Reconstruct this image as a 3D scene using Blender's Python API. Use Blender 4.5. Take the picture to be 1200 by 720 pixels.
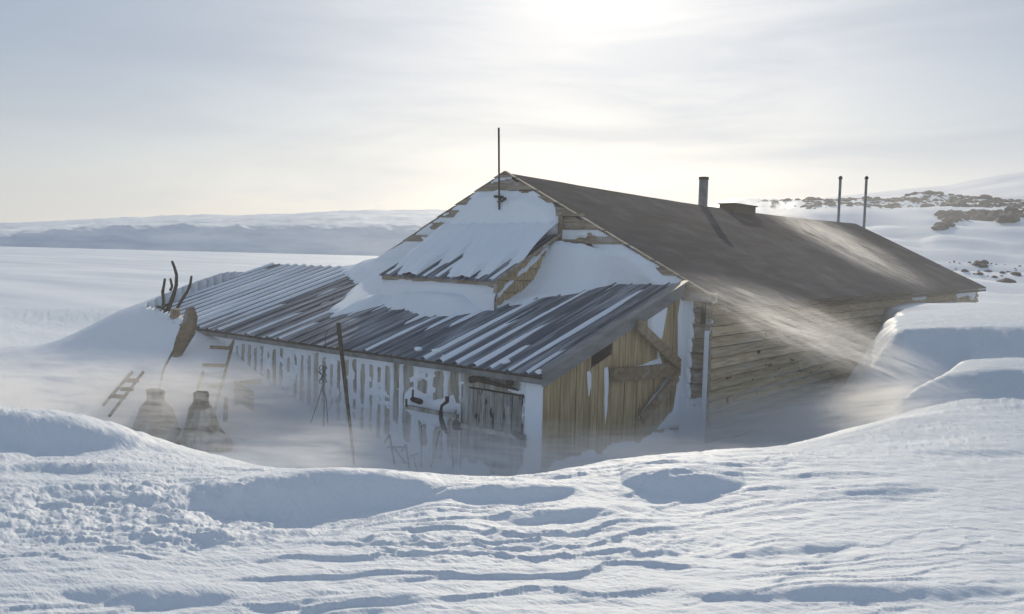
import bpy, math, random
import numpy as np
from mathutils import Matrix, Vector

random.seed(7)
rng = np.random.RandomState(11)
sc = bpy.context.scene
col = sc.collection
for o in list(bpy.data.objects):
    bpy.data.objects.remove(o)

# ------------------------------------------------------------------ camera
# world axes: X along the gable wall, Y along the long wall (away), origin at the near corner of the hut
FPX = 980.0
CAM = np.array([5.05, -10.73, 3.11])
AZ = math.radians(39.1227)
SUN_AZ, SUN_EL = math.radians(-33.9), math.radians(24.0)
ROLL = math.atan(.0265)
PITCH = math.atan(61 / FPX * math.cos(ROLL))


def W(v):
    s, c = math.sin(AZ), math.cos(AZ)
    return np.array([v[0] * c - v[1] * s, v[0] * s + v[1] * c, v[2]])


F_ = np.array([0, math.cos(PITCH), -math.sin(PITCH)])
U_ = np.array([0, math.sin(PITCH), math.cos(PITCH)])
R_ = np.array([1.0, 0, 0])
cr, sr = math.cos(ROLL), math.sin(ROLL)
cx_, cy_, cz_ = W(cr * R_ + sr * U_), W(cr * U_ - sr * R_), -W(F_)


def ray(px, py):
    return W(F_ + (px - 600) / FPX * (cr * R_ + sr * U_) - (py - 360) / FPX * (cr * U_ - sr * R_))


def hit(px, py, ax, val):
    d = ray(px, py)
    return CAM + d * ((val - CAM[ax]) / d[ax])


def hitp(px, py, n, p):
    d = ray(px, py)
    n = np.array(n, float)
    return CAM + d * (n.dot(np.array(p) - CAM) / n.dot(d))


cam_d = bpy.data.cameras.new('camera')
cam = bpy.data.objects.new('camera', cam_d)
col.objects.link(cam)
cam_d.sensor_width = 36
cam_d.lens = FPX / 1200 * 36
cam_d.clip_start = .05
cam_d.clip_end = 30000
m = Matrix.Identity(4)
for i in range(3):
    m[i][0], m[i][1], m[i][2], m[i][3] = cx_[i], cy_[i], cz_[i], CAM[i]
cam.matrix_world = m
sc.camera = cam

sc.view_settings.view_transform = 'Standard'
sc.view_settings.look = 'None'
sc.view_settings.exposure = -0.2
sc.view_settings.gamma = 1
sc.cycles.use_denoising = True
sc.cycles.volume_step_rate = 1.0
sc.cycles.volume_max_steps = 128
sc.cycles.volume_bounces = 2
sc.cycles.max_bounces = 6
sc.cycles.diffuse_bounces = 3
sc.cycles.transparent_max_bounces = 8

# ------------------------------------------------------------------ sky and sun
sdir = np.array([math.sin(SUN_AZ) * math.cos(SUN_EL), math.cos(SUN_AZ) * math.cos(SUN_EL), math.sin(SUN_EL)])
world = bpy.data.worlds.new('World')
sc.world = world
world.use_nodes = True
nt = world.node_tree
N, LK = nt.nodes, nt.links
N.clear()


def nd(tree, t, **k):
    n = tree.nodes.new(t)
    for a, b in k.items():
        setattr(n, a, b)
    return n


def mth(tree, op, a, b=None, clamp=False):
    n = tree.nodes.new('ShaderNodeMath')
    n.operation = op
    n.use_clamp = clamp
    for i, v in enumerate((a, b)):
        if v is None:
            continue
        if isinstance(v, (int, float)):
            n.inputs[i].default_value = v
        else:
            tree.links.new(v, n.inputs[i])
    return n.outputs[0]


sky = nd(nt, 'ShaderNodeTexSky', sky_type='NISHITA', sun_disc=False)
sky.sun_elevation = SUN_EL
sky.sun_rotation = SUN_AZ
sky.air_density = 1.0
sky.dust_density = 1.0
sky.ozone_density = 1.5
tc = nd(nt, 'ShaderNodeTexCoord')
dot = nd(nt, 'ShaderNodeVectorMath', operation='DOT_PRODUCT')
LK.new(tc.outputs['Generated'], dot.inputs[0])
dot.inputs[1].default_value = tuple(sdir)
dp = mth(nt, 'MAXIMUM', dot.outputs['Value'], 0.0)
g1 = mth(nt, 'MULTIPLY', mth(nt, 'POWER', dp, 7.0), 2.6)
g2 = mth(nt, 'MULTIPLY', mth(nt, 'POWER', dp, 30.0), 4.2)
g3 = mth(nt, 'MULTIPLY', mth(nt, 'POWER', dp, 330.0), 34.0)
glow = mth(nt, 'ADD', mth(nt, 'ADD', mth(nt, 'ADD', g1, g2), g3), .5)
# thin streaky cirrus, lit by the sun shining through it
mp = nd(nt, 'ShaderNodeMapping')
mp.inputs['Scale'].default_value = (1.6, 1.6, 11)
mp.inputs['Rotation'].default_value = (0.06, -.05, .3)
LK.new(tc.outputs['Generated'], mp.inputs[0])
cn = nd(nt, 'ShaderNodeTexNoise')
cn.inputs['Scale'].default_value = 1.7
cn.inputs['Detail'].default_value = 7
cn.inputs['Roughness'].default_value = .55
cn.inputs['Distortion'].default_value = .5
LK.new(mp.outputs[0], cn.inputs['Vector'])
rmp = nd(nt, 'ShaderNodeMapRange')
rmp.inputs['From Min'].default_value = .36
rmp.inputs['From Max'].default_value = .66
rmp.inputs['To Min'].default_value = .58
rmp.inputs['To Max'].default_value = .85
LK.new(cn.outputs['Fac'], rmp.inputs['Value'])
# nearer the horizon the haze layer thickens
sep = nd(nt, 'ShaderNodeSeparateXYZ')
LK.new(tc.outputs['Generated'], sep.inputs[0])
hz = nd(nt, 'ShaderNodeMapRange')
hz.inputs['From Min'].default_value = 0.0
hz.inputs['From Max'].default_value = .22
hz.inputs['To Min'].default_value = .9
hz.inputs['To Max'].default_value = 0.0
LK.new(sep.outputs['Z'], hz.inputs['Value'])
fac = mth(nt, 'MAXIMUM', rmp.outputs[0], hz.outputs[0], clamp=True)
warm = nd(nt, 'ShaderNodeMixRGB')
LK.new(hz.outputs[0], warm.inputs['Fac'])
warm.inputs['Color1'].default_value = (1.0, .93, .77, 1)
warm.inputs['Color2'].default_value = (1.0, .90, .72, 1)
ccol = nd(nt, 'ShaderNodeVectorMath', operation='SCALE')
LK.new(warm.outputs[0], ccol.inputs[0])
LK.new(glow, ccol.inputs['Scale'])
cbase = nd(nt, 'ShaderNodeVectorMath', operation='ADD')      # what the thin cloud scatters of the whole sky
LK.new(ccol.outputs[0], cbase.inputs[0])
hsc = nd(nt, 'ShaderNodeVectorMath', operation='SCALE')        # low air brighter and creamier than the sky above
hsc.inputs[0].default_value = (5.3, 4.0, 1.9)
hpw = mth(nt, 'POWER', hz.outputs[0], 1.6)
LK.new(hpw, hsc.inputs['Scale'])
hadd = nd(nt, 'ShaderNodeVectorMath', operation='ADD')
LK.new(hsc.outputs[0], hadd.inputs[0])
hadd.inputs[1].default_value = (3.2, 4.15, 5.75)
LK.new(hadd.outputs[0], cbase.inputs[1])
mix = nd(nt, 'ShaderNodeMixRGB')
LK.new(fac, mix.inputs['Fac'])
LK.new(sky.outputs[0], mix.inputs['Color1'])
LK.new(cbase.outputs[0], mix.inputs['Color2'])
bg = nd(nt, 'ShaderNodeBackground')
bg.inputs['Strength'].default_value = .09
LK.new(mix.outputs[0], bg.inputs['Color'])
out = nd(nt, 'ShaderNodeOutputWorld')
LK.new(bg.outputs[0], out.inputs[0])

sun_d = bpy.data.lights.new('sun', 'SUN')
sun_d.energy = 3.3
sun_d.angle = math.radians(.6)
sun_d.color = (1.0, .88, .70)
sun = bpy.data.objects.new('sun', sun_d)
col.objects.link(sun)
sun.rotation_euler = Vector(sdir).to_track_quat('Z', 'Y').to_euler()


# ------------------------------------------------------------------ materials
def mat(name, base, rough=.7, base2=None, scale=(1, 1, 1), nscale=6, bump=.1, bscale=30, metal=0, spec=.3, rand=0.0,
        detail=5, lo=.35, hi=.65, dist=.01, spots=None):
    ma = bpy.data.materials.new(name)
    ma.use_nodes = True
    t = ma.node_tree
    t.nodes.clear()
    o = nd(t, 'ShaderNodeOutputMaterial')
    b = nd(t, 'ShaderNodeBsdfPrincipled')
    t.links.new(b.outputs[0], o.inputs[0])
    b.inputs['Roughness'].default_value = rough
    b.inputs['Metallic'].default_value = metal
    b.inputs['Specular IOR Level'].default_value = spec
    c = nd(t, 'ShaderNodeTexCoord')
    mpn = nd(t, 'ShaderNodeMapping')
    mpn.inputs['Scale'].default_value = scale
    t.links.new(c.outputs['Object'], mpn.inputs[0])
    n1 = nd(t, 'ShaderNodeTexNoise')
    n1.inputs['Scale'].default_value = nscale
    n1.inputs['Detail'].default_value = detail
    n1.inputs['Roughness'].default_value = .62
    t.links.new(mpn.outputs[0], n1.inputs['Vector'])
    colour = None
    if base2:
        rp = nd(t, 'ShaderNodeMapRange')
        rp.inputs['From Min'].default_value = lo
        rp.inputs['From Max'].default_value = hi
        t.links.new(n1.outputs['Fac'], rp.inputs['Value'])
        mx = nd(t, 'ShaderNodeMixRGB')
        t.links.new(rp.outputs[0], mx.inputs['Fac'])
        mx.inputs['Color1'].default_value = (*base, 1)
        mx.inputs['Color2'].default_value = (*base2, 1)
        colour = mx.outputs[0]
        if spots:
            vn = nd(t, 'ShaderNodeTexNoise')
            vn.inputs['Scale'].default_value = spots[0]
            vn.inputs['Detail'].default_value = 2
            sm = nd(t, 'ShaderNodeMapping')
            sm.inputs['Scale'].default_value = spots[1]
            t.links.new(c.outputs['Object'], sm.inputs[0])
            t.links.new(sm.outputs[0], vn.inputs['Vector'])
            r2 = nd(t, 'ShaderNodeMapRange')
            r2.inputs['From Min'].default_value = spots[2]
            r2.inputs['From Max'].default_value = spots[2] + .06
            t.links.new(vn.outputs['Fac'], r2.inputs['Value'])
            m3 = nd(t, 'ShaderNodeMixRGB')
            t.links.new(r2.outputs[0], m3.inputs['Fac'])
            t.links.new(colour, m3.inputs['Color1'])
            m3.inputs['Color2'].default_value = (*spots[3], 1)
            colour = m3.outputs[0]
        if rand:
            oi = nd(t, 'ShaderNodeObjectInfo')
            hsv = nd(t, 'ShaderNodeHueSaturation')
            v = mth(t, 'ADD', mth(t, 'MULTIPLY', oi.outputs['Random'], rand), 1 - rand / 2)
            t.links.new(v, hsv.inputs['Value'])
            t.links.new(colour, hsv.inputs['Color'])
            colour = hsv.outputs[0]
        t.links.new(colour, b.inputs['Base Color'])
    else:
        b.inputs['Base Color'].default_value = (*base, 1)
    if bump:
        n2 = nd(t, 'ShaderNodeTexNoise')
        n2.inputs['Scale'].default_value = bscale
        n2.inputs['Detail'].default_value = 6
        t.links.new(mpn.outputs[0], n2.inputs['Vector'])
        bp = nd(t, 'ShaderNodeBump')
        bp.inputs['Strength'].default_value = bump
        bp.inputs['Distance'].default_value = dist
        t.links.new(n2.outputs['Fac'], bp.inputs['Height'])
        t.links.new(bp.outputs[0], b.inputs['Normal'])
    return ma


def snow_mat(name, wind=True, k=1.0):
    ma = bpy.data.materials.new(name)
    ma.use_nodes = True
    t = ma.node_tree
    b = t.nodes['Principled BSDF']
    b.inputs['Base Color'].default_value = (.80, .86, .92, 1)
    b.inputs['Roughness'].default_value = .55
    b.inputs['Specular IOR Level'].default_value = .2
    c = nd(t, 'ShaderNodeTexCoord')
    mpn = nd(t, 'ShaderNodeMapping')
    mpn.inputs['Rotation'].default_value = (0, 0, math.radians(28))
    mpn.inputs['Scale'].default_value = (1, 5, 3) if wind else (1, 1, 1)
    t.links.new(c.outputs['Object'], mpn.inputs[0])
    n1 = nd(t, 'ShaderNodeTexNoise')
    n1.inputs['Scale'].default_value = 2.6
    n1.inputs['Detail'].default_value = 9
    n1.inputs['Roughness'].default_value = .66
    t.links.new(mpn.outputs[0], n1.inputs['Vector'])
    n2 = nd(t, 'ShaderNodeTexNoise')
    n2.inputs['Scale'].default_value = 55
    n2.inputs['Detail'].default_value = 4
    t.links.new(c.outputs['Object'], n2.inputs['Vector'])
    if wind:    # old scoured ice and fresher snow lying in long streaks
        m3 = nd(t, 'ShaderNodeMapping')
        m3.inputs['Rotation'].default_value = (0, 0, math.radians(50))
        m3.inputs['Scale'].default_value = (.012, .07, .05)
        t.links.new(c.outputs['Object'], m3.inputs[0])
        n3 = nd(t, 'ShaderNodeTexNoise')
        n3.inputs['Scale'].default_value = 1.0
        n3.inputs['Detail'].default_value = 8
        n3.inputs['Roughness'].default_value = .6
        t.links.new(m3.outputs[0], n3.inputs['Vector'])
        r3 = nd(t, 'ShaderNodeMapRange')
        r3.inputs['From Min'].default_value = .42
        r3.inputs['From Max'].default_value = .62
        t.links.new(n3.outputs['Fac'], r3.inputs['Value'])
        x3 = nd(t, 'ShaderNodeMixRGB')
        t.links.new(r3.outputs[0], x3.inputs['Fac'])
        x3.inputs['Color1'].default_value = (.62, .69, .76, 1)
        x3.inputs['Color2'].default_value = (.83, .87, .91, 1)
        t.links.new(x3.outputs[0], b.inputs['Base Color'])
    h = mth(t, 'ADD', mth(t, 'MULTIPLY', n1.outputs['Fac'], .05 * k), mth(t, 'MULTIPLY', n2.outputs['Fac'], .006))
    bp = nd(t, 'ShaderNodeBump')
    bp.inputs['Strength'].default_value = .8
    bp.inputs['Distance'].default_value = 1.0
    t.links.new(h, bp.inputs['Height'])
    t.links.new(bp.outputs[0], b.inputs['Normal'])
    return ma


M_SNOW = snow_mat('wind_packed_snow', True, .6)
M_PLASTER = snow_mat('plastered_snow', False, .35)
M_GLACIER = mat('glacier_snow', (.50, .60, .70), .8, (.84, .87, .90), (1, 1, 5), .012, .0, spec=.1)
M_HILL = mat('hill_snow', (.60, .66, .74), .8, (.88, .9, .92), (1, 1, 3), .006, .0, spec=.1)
M_ROCK = mat('volcanic_rock', (.035, .033, .032), .85, (.10, .09, .08), (1, 1, 1), 1.5, .5, 4, dist=.1)
WOOD = dict(rough=.8, bump=.5, spec=.15, rand=.35, dist=.006)
M_GABLE = mat('weathered_gable_wood', (.20, .165, .12), base2=(.36, .31, .24), scale=(.8, 3, 9), nscale=4, bscale=12, **WOOD)
M_LONG = mat('weathered_wall_wood', (.36, .285, .175), base2=(.60, .49, .32), scale=(3, .5, 8), nscale=4, bscale=12,
             spots=(3.5, (1, 1.1, 3.2), .66, (.07, .055, .04)), **WOOD)
M_END = mat('yellow_brown_wood', (.25, .185, .10), base2=(.48, .38, .225), scale=(9, 9, .6), nscale=3, bscale=10, **WOOD)
M_GREY = mat('grey_frosted_wood', (.24, .225, .19), base2=(.48, .45, .39), scale=(7, 7, .8), nscale=3, bscale=10, **WOOD)
M_DOOR = mat('grey_door_wood', (.16, .155, .14), base2=(.36, .36, .34), scale=(9, 9, .7), nscale=4, bscale=12,
             spots=(5, (3, 3, .8), .6, (.04, .04, .04)), **WOOD)
M_BEAM = mat('brown_beam_wood', (.17, .125, .075), base2=(.30, .23, .15), scale=(4, 2, 4), nscale=4, bscale=14, **WOOD)
M_DARK = mat('dark_wood', (.04, .035, .03), base2=(.10, .085, .065), scale=(5, 5, 1), nscale=6, bscale=14, **WOOD)
M_METAL = mat('blue_grey_sheet_iron', (.035, .058, .09), .6, (.065, .095, .135), (6, .6, 1), 3, .15, 20, metal=0, spec=.15,
              rand=.2)
def add_frost(ma, sc_, lo, hi, colr):
    t = ma.node_tree
    b = [n for n in t.nodes if n.type == 'BSDF_PRINCIPLED'][0]
    src = b.inputs['Base Color'].links[0].from_socket
    c = nd(t, 'ShaderNodeTexCoord')
    m_ = nd(t, 'ShaderNodeMapping')
    m_.inputs['Scale'].default_value = sc_
    g_ = nd(t, 'ShaderNodeNewGeometry')
    t.links.new(g_.outputs['Position'], m_.inputs[0])
    n = nd(t, 'ShaderNodeTexNoise')
    n.inputs['Scale'].default_value = 1.0
    n.inputs['Detail'].default_value = 5
    n.inputs['Roughness'].default_value = .6
    t.links.new(m_.outputs[0], n.inputs['Vector'])
    r = nd(t, 'ShaderNodeMapRange')
    r.inputs['From Min'].default_value = lo
    r.inputs['From Max'].default_value = hi
    r.inputs['To Max'].default_value = .75
    t.links.new(n.outputs['Fac'], r.inputs['Value'])
    mx = nd(t, 'ShaderNodeMixRGB')
    t.links.new(r.outputs[0], mx.inputs['Fac'])
    t.links.new(src, mx.inputs['Color1'])
    mx.inputs['Color2'].default_value = (*colr, 1)
    t.links.new(mx.outputs[0], b.inputs['Base Color'])


add_frost(M_METAL, (13, .7, .7), .46, .74, (.55, .60, .66))
M_FLASH = mat('grey_edge_board', (.14, .15, .155), .6, (.24, .25, .255), (2, .5, 2), 4, .2, 20, spec=.3)
M_FELT = mat('dark_roof_felt', (.018, .025, .038), 1.0, (.038, .047, .064), (2.5, .5, 1), 1.6, .3, 25, spec=.03, rand=.15)
add_frost(M_GABLE, (2.5, 3, 7), .50, .75, (.6, .62, .64))
add_frost(M_FELT, (1.6, 1.1, 1.6), .48, 1.5, (.28, .30, .33))
add_frost(M_BEAM, (3, 3, 3), .56, .85, (.55, .58, .62))
add_frost(M_GREY, (6, 6, 1.2), .48, .70, (.6, .62, .64))
add_frost(M_DOOR, (5, 5, 1.6), .50, .75, (.6, .62, .64))
add_frost(M_LONG, (3, .8, 6), .55, .85, (.6, .62, .64))
M_IRON = mat('dark_iron', (.03, .03, .03), .5, (.09, .075, .06), (1, 1, 1), 12, .2, 40, metal=.4)
M_PIPE = mat('grey_stove_pipe', (.16, .165, .17), .5, (.28, .28, .27), (1, 1, 1), 8, .2, 40, metal=.3)
M_CANVAS = mat('brown_sacking', (.13, .115, .085), .9, (.24, .21, .16), (1, 1, 2), 5, .6, 14, spec=.1, dist=.03)
add_frost(M_CANVAS, (5, 5, 4), .44, .66, (.6, .62, .64))
M_VOID = mat('dark_gap', (.012, .012, .012), .9, bump=0)


# ------------------------------------------------------------------ object helpers
def tag(o, label=None, cat=None, group=None, kind=None):
    if label: o['label'] = label
    if cat: o['category'] = cat
    if group: o['group'] = group
    if kind: o['kind'] = kind
    return o


def empty(name, loc, label, cat, group=None, rz=0):
    o = bpy.data.objects.new(name, None)
    o.empty_display_size = .2
    o.location = loc
    o.rotation_euler.z = rz
    col.objects.link(o)
    return tag(o, label, cat, group)


class MB:
    def __init__(s):
        s.v, s.f = [], []

    def prism(s, poly, ext):
        """closed polygon (3D points) extruded by a vector"""
        n, b = len(poly), len(s.v)
        e = np.array(ext, float)
        s.v += [tuple(p) for p in poly] + [tuple(np.array(p, float) + e) for p in poly]
        s.f += [tuple(range(b, b + n))[::-1], tuple(range(b + n, b + 2 * n))]
        s.f += [(b + i, b + (i + 1) % n, b + n + (i + 1) % n, b + n + i) for i in range(n)]
        return s

    def box(s, a, b_):
        x0, y0, z0 = a
        x1, y1, z1 = b_
        return s.prism([(x0, y0, z0), (x1, y0, z0), (x1, y1, z0), (x0, y1, z0)], (0, 0, z1 - z0))

    def beam(s, p, q, w, h, up=(0, 0, 1)):
        p, q = Vector(p), Vector(q)
        d = (q - p).normalized()
        a = d.cross(Vector(up))
        if a.length < 1e-3: a = d.cross(Vector((1, 0, 0)))
        a.normalize()
        c = a.cross(d).normalized()
        pts = [p + a * (w / 2) * i + c * (h / 2) * j for i, j in ((-1, -1), (1, -1), (1, 1), (-1, 1))]
        return s.prism([tuple(x) for x in pts], tuple(q - p))

    def tube(s, pts, rs, n=8):
        pts = [Vector(p) for p in pts]
        if not isinstance(rs, (list, tuple)): rs = [rs] * len(pts)
        b = len(s.v)
        ref = Vector((.31, .77, .55))
        for i, p in enumerate(pts):
            d = (pts[min(i + 1, len(pts) - 1)] - pts[max(i - 1, 0)]).normalized()
            a = d.cross(ref).normalized()
            c = d.cross(a)
            for k in range(n):
                an = 2 * math.pi * k / n
                s.v.append(tuple(p + (a * math.cos(an) + c * math.sin(an)) * rs[i]))
        for i in range(len(pts) - 1):
            for k in range(n):
                k2 = (k + 1) % n
                s.f.append((b + i * n + k, b + i * n + k2, b + (i + 1) * n + k2, b + (i + 1) * n + k))
        s.f.append(tuple(range(b, b + n))[::-1])
        e = b + (len(pts) - 1) * n
        s.f.append(tuple(range(e, e + n)))
        return s

    def mesh(s, name, ma, smooth=False):
        me = bpy.data.meshes.new(name)
        me.from_pydata(s.v, [], s.f)
        me.materials.append(ma)
        import bmesh
        bm = bmesh.new()
        bm.from_mesh(me)
        bmesh.ops.recalc_face_normals(bm, faces=bm.faces)
        bm.to_mesh(me)
        bm.free()
        if smooth:
            me.polygons.foreach_set('use_smooth', [True] * len(me.polygons))
        return me

    def build(s, name, ma, parent=None, smooth=False):
        return link(name, s.mesh(name, ma, smooth), parent)


def link(name, me, parent=None, loc=(0, 0, 0)):
    o = bpy.data.objects.new(name, me)
    col.objects.link(o)
    o.location = loc
    if parent is not None:
        o.parent = parent
        base = parent
        off = Vector((0, 0, 0))
        while base is not None:      # builders write world coordinates; parents are moved only by translation here
            off += base.location
            base = base.parent
        o.location = Vector(loc) - off
    return o


def grid_mesh(name, P, ma, keep=None, smooth=True):
    """P: (n,m,3) array"""
    n, mm = P.shape[:2]
    idx = np.arange(n * mm).reshape(n, mm)
    q = np.stack([idx[:-1, :-1], idx[:-1, 1:], idx[1:, 1:], idx[1:, :-1]], -1).reshape(-1, 4)
    if keep is not None:
        k = (keep[:-1, :-1] | keep[:-1, 1:] | keep[1:, 1:] | keep[1:, :-1]).reshape(-1)
        q = q[k]
    V = P.reshape(-1, 3)
    used = np.zeros(len(V), bool)
    used[q.reshape(-1)] = True
    remap = np.cumsum(used) - 1
    V = V[used]
    q = remap[q]
    me = bpy.data.meshes.new(name)
    me.vertices.add(len(V))
    me.vertices.foreach_set('co', V.astype(np.float32).reshape(-1))
    me.loops.add(q.size)
    me.loops.foreach_set('vertex_index', q.astype(np.int32).reshape(-1))
    me.polygons.add(len(q))
    me.polygons.foreach_set('loop_start', np.arange(0, q.size, 4, dtype=np.int32))
    me.polygons.foreach_set('use_smooth', np.full(len(q), smooth))
    me.update(calc_edges=True)
    me.materials.append(ma)
    return me


# ------------------------------------------------------------------ numeric noise
PERM = rng.rand(512, 512)


def vnoise(x, y):
    xi, yi = np.floor(x).astype(int), np.floor(y).astype(int)
    fx, fy = x - xi, y - yi
    fx = fx ** 3 * (fx * (fx * 6 - 15) + 10)
    fy = fy ** 3 * (fy * (fy * 6 - 15) + 10)
    g = lambda a, b: PERM[a & 511, b & 511]
    return ((g(xi, yi) * (1 - fx) + g(xi + 1, yi) * fx) * (1 - fy) + (g(xi, yi + 1) * (1 - fx) + g(xi + 1, yi + 1) * fx) * fy) * 2 - 1


def fbm(x, y, o=4, r=.5):
    s, a, t = 0, 1, 0
    for i in range(o):
        s = s + a * vnoise(x + 17.3 * i, y + 9.1 * i)
        t += a
        a *= r
        x, y = (x * .8 - y * .6) * 2.03, (x * .6 + y * .8) * 2.03
    return s / t


def sstep(a, b, x):
    t = np.clip((x - a) / (b - a), 0, 1)
    return t * t * (3 - 2 * t)


def sdf(px, py, poly):
    """signed distance, positive inside"""
    poly = np.array(poly, float)
    d = np.full(px.shape, 1e9)
    ins = np.zeros(px.shape, bool)
    n = len(poly)
    for i in range(n):
        a, b = poly[i], poly[(i + 1) % n]
        e = b - a
        wx, wy = px - a[0], py - a[1]
        t = np.clip((wx * e[0] + wy * e[1]) / (e.dot(e) + 1e-12), 0, 1)
        d = np.minimum(d, np.hypot(wx - e[0] * t, wy - e[1] * t))
        c = (a[1] > py) != (b[1] > py)
        with np.errstate(divide='ignore', invalid='ignore'):
            xx = (b[0] - a[0]) * (py - a[1]) / (b[1] - a[1] + 1e-12) + a[0]
        ins ^= c & (px < xx)
    return np.where(ins, d, -d)


# ------------------------------------------------------------------ snow ground
LX0, LX1, LY, LZE, LZT = -10.4, -.49, -3.26, 1.84, 2.82     # lean-to
HW, HLEN, HE, HR = 7.8, 18.4, 2.6, 4.52                      # main hut

ctrl = []
def cp(px, py, z):
    p = hit(px, py, 2, z)
    ctrl.append((p[0], p[1], z))
for a in [(600, 720, 1.50), (0, 720, 1.42), (300, 720, 1.45), (900, 720, 1.56), (1200, 720, 1.62),
          (300, 640, 1.38), (600, 640, 1.40), (900, 640, 1.48), (1200, 640, 1.6), (50, 640, 1.36),
          (100, 590, 1.30), (300, 600, 1.26), (500, 600, 1.33), (700, 590, 1.36), (900, 590, 1.44), (1150, 590, 1.56),
          (640, 548, 1.30), (700, 537, 1.31), (760, 532, 1.33), (830, 527, 1.33), (900, 524, 1.34), (950, 517, 1.36), (1000, 504, 1.38),
          (540, 556, 1.25), (470, 550, 1.27), (400, 542, 1.30), (330, 548, 1.24), (260, 548, 1.2), (210, 534, 1.2), (160, 516, 1.2), (100, 498, 1.22), (0, 475, 1.25),
          (60, 530, 1.22), (1060, 488, 1.45), (1200, 505, 1.50), (1120, 540, 1.52),
          (1073, 479, 1.3), (1200, 484, 1.42), (1095, 445, 1.45), (1200, 442, 1.55),
          (1010, 452, 1.15)]:
    cp(*a)
ctrl += [(5, -10.7, 1.5), (8, -14, 1.5), (0, -16, 1.5), (14, -8, 1.5), (-6, -14, 1.4), (-12, -10, 1.1), (-18, -4, .7), (15, 5, 2.2), (2.1, 2.6, 1.45), (3.3, 2.9, 1.6), (6, 3.4, 1.75),
         (12, 14, 2.3), (2, 20, 2.0), (8, 22, 2.05), (-4, 24, 1.8), (-10, 22, 1.2), (-16, 14, .6), (-12, 8, .8),
         (.1, 9, 1.7), (.2, 12, 2.2), (.2, 7.0, .95), (.2, 5.7, .8), (2, 6, 1.6), (4, 10, 2.1), (.2, 4.5, .62), (.2, 2.5, .55), (.2, 0, .62), (1.2, 3.4, .72),
         (1.4, 1.2, .72), (.9, -1.2, .68), (.2, -3.5, .6), (-1, -4.2, .52), (-3, -4.4, .45), (-5, -4.6, .5),
         (-2.5, -3.35, .55), (-4.2, -3.35, .72), (-5.5, -3.35, .95), (-6.5, -3.35, 1.25), (-7.4, -3.35, 1.66), (-9, -3.35, 1.82),
         (-10.4, -3.25, 1.97), (-10.3, -2.2, 2.28), (-10.6, -1.1, 2.55), (-9.95, -3.25, 1.93), (-11.3, -2.2, 1.5), (-12.6, -2.6, .85), (-14, -.5, .8), (-15.5, -5, .5), (-17, 2, .5), (-9.4, -3.5, 1.80), (-8.6, -4.6, 1.15), (-7, -5, .7), (-10.6, -5.2, .85), (-11.6, -1, 1.9), (-12.5, 1.5, 1.3),
         (-13, -4, 1.1), (1.0, 4.6, .95), (-9, -7, .55), (-13, -9, .6), (-3.4, -5.2, .62), (-1, -5.1, .75), (.6, -4.7, .9)]
CT = np.array(ctrl)


def tps(r2):
    return np.where(r2 > 1e-12, .5 * r2 * np.log(np.maximum(r2, 1e-12)), 0)


n_ = len(CT)
K = tps((CT[:, None, 0] - CT[None, :, 0]) ** 2 + (CT[:, None, 1] - CT[None, :, 1]) ** 2) + np.eye(n_) * .35
Pm = np.c_[np.ones(n_), CT[:, :2]]
A_ = np.block([[K, Pm], [Pm.T, np.zeros((3, 3))]])
WT = np.linalg.solve(A_, np.r_[CT[:, 2], 0, 0, 0])


def h_near(x, y):
    o = np.zeros(x.shape)
    for i in range(n_):
        o += WT[i] * tps((x - CT[i, 0]) ** 2 + (y - CT[i, 1]) ** 2)
    return o + WT[n_] + WT[n_ + 1] * x + WT[n_ + 2] * y


fwd = W(F_)
fwd_az = math.atan2(fwd[0], fwd[1])


def polar(x, y):
    dx, dy = x - CAM[0], y - CAM[1]
    r = np.hypot(dx, dy)
    a = np.arctan2(dx, dy) - fwd_az
    a = (a + np.pi) % (2 * np.pi) - np.pi
    return r, a


def land_mask(a):
    # sea on the left of the hut, land on the right (hidden join behind the hut)
    return sstep(math.radians(3), math.radians(15), a) * (1 - sstep(math.radians(120), math.radians(175), a))


LR = np.array([0, 20, 28, 42, 60, 75, 100, 140, 175, 260, 500, 900, 20000])
LZ = np.array([2.2, 2.05, 2.0, 1.7, 2.6, 4.3, 8.6, 12.6, 13.8, 9, 3, -2, -2])


def h_far(x, y):
    r, a = polar(x, y)
    land = np.interp(r + 6 * fbm(x / 30, y / 30, 3), LR, LZ)
    hum = fbm(x / 22, y / 22, 5, .55)
    land = land + (1.1 * hum + .9 * np.maximum(fbm(x / 9 + 50, y / 9, 4), 0)) * sstep(45, 95, r) * (1 - sstep(300, 500, r)) * (1 + .5 * sstep(90, 150, r))
    dr_ = r / 7.5 + 2.2 * a + .9 * fbm(x / 26, y / 26, 3)
    land = land + 2.0 * (np.abs((dr_ % 1.0) - .72) * np.where((dr_ % 1.0) < .72, 1 / .72, 1 / .28) * -1 + .5) * sstep(36, 55, r) * (1 - sstep(95, 115, r)) * (.5 + .5 * fbm(x / 15, y / 15 + 7, 2))
    # beach bank down to the sea ice
    left = .55 - 2.55 * sstep(36, 62, r + 5 * fbm(x / 14, y / 14, 3))
    left = left + .25 * fbm(x / 12, y / 7, 4) * (1 - sstep(45, 75, r)) + .10 * fbm(x / 60, y / 60, 3) * sstep(50, 80, r)
    k = land_mask(a)
    return left * (1 - k) + land * k


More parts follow.
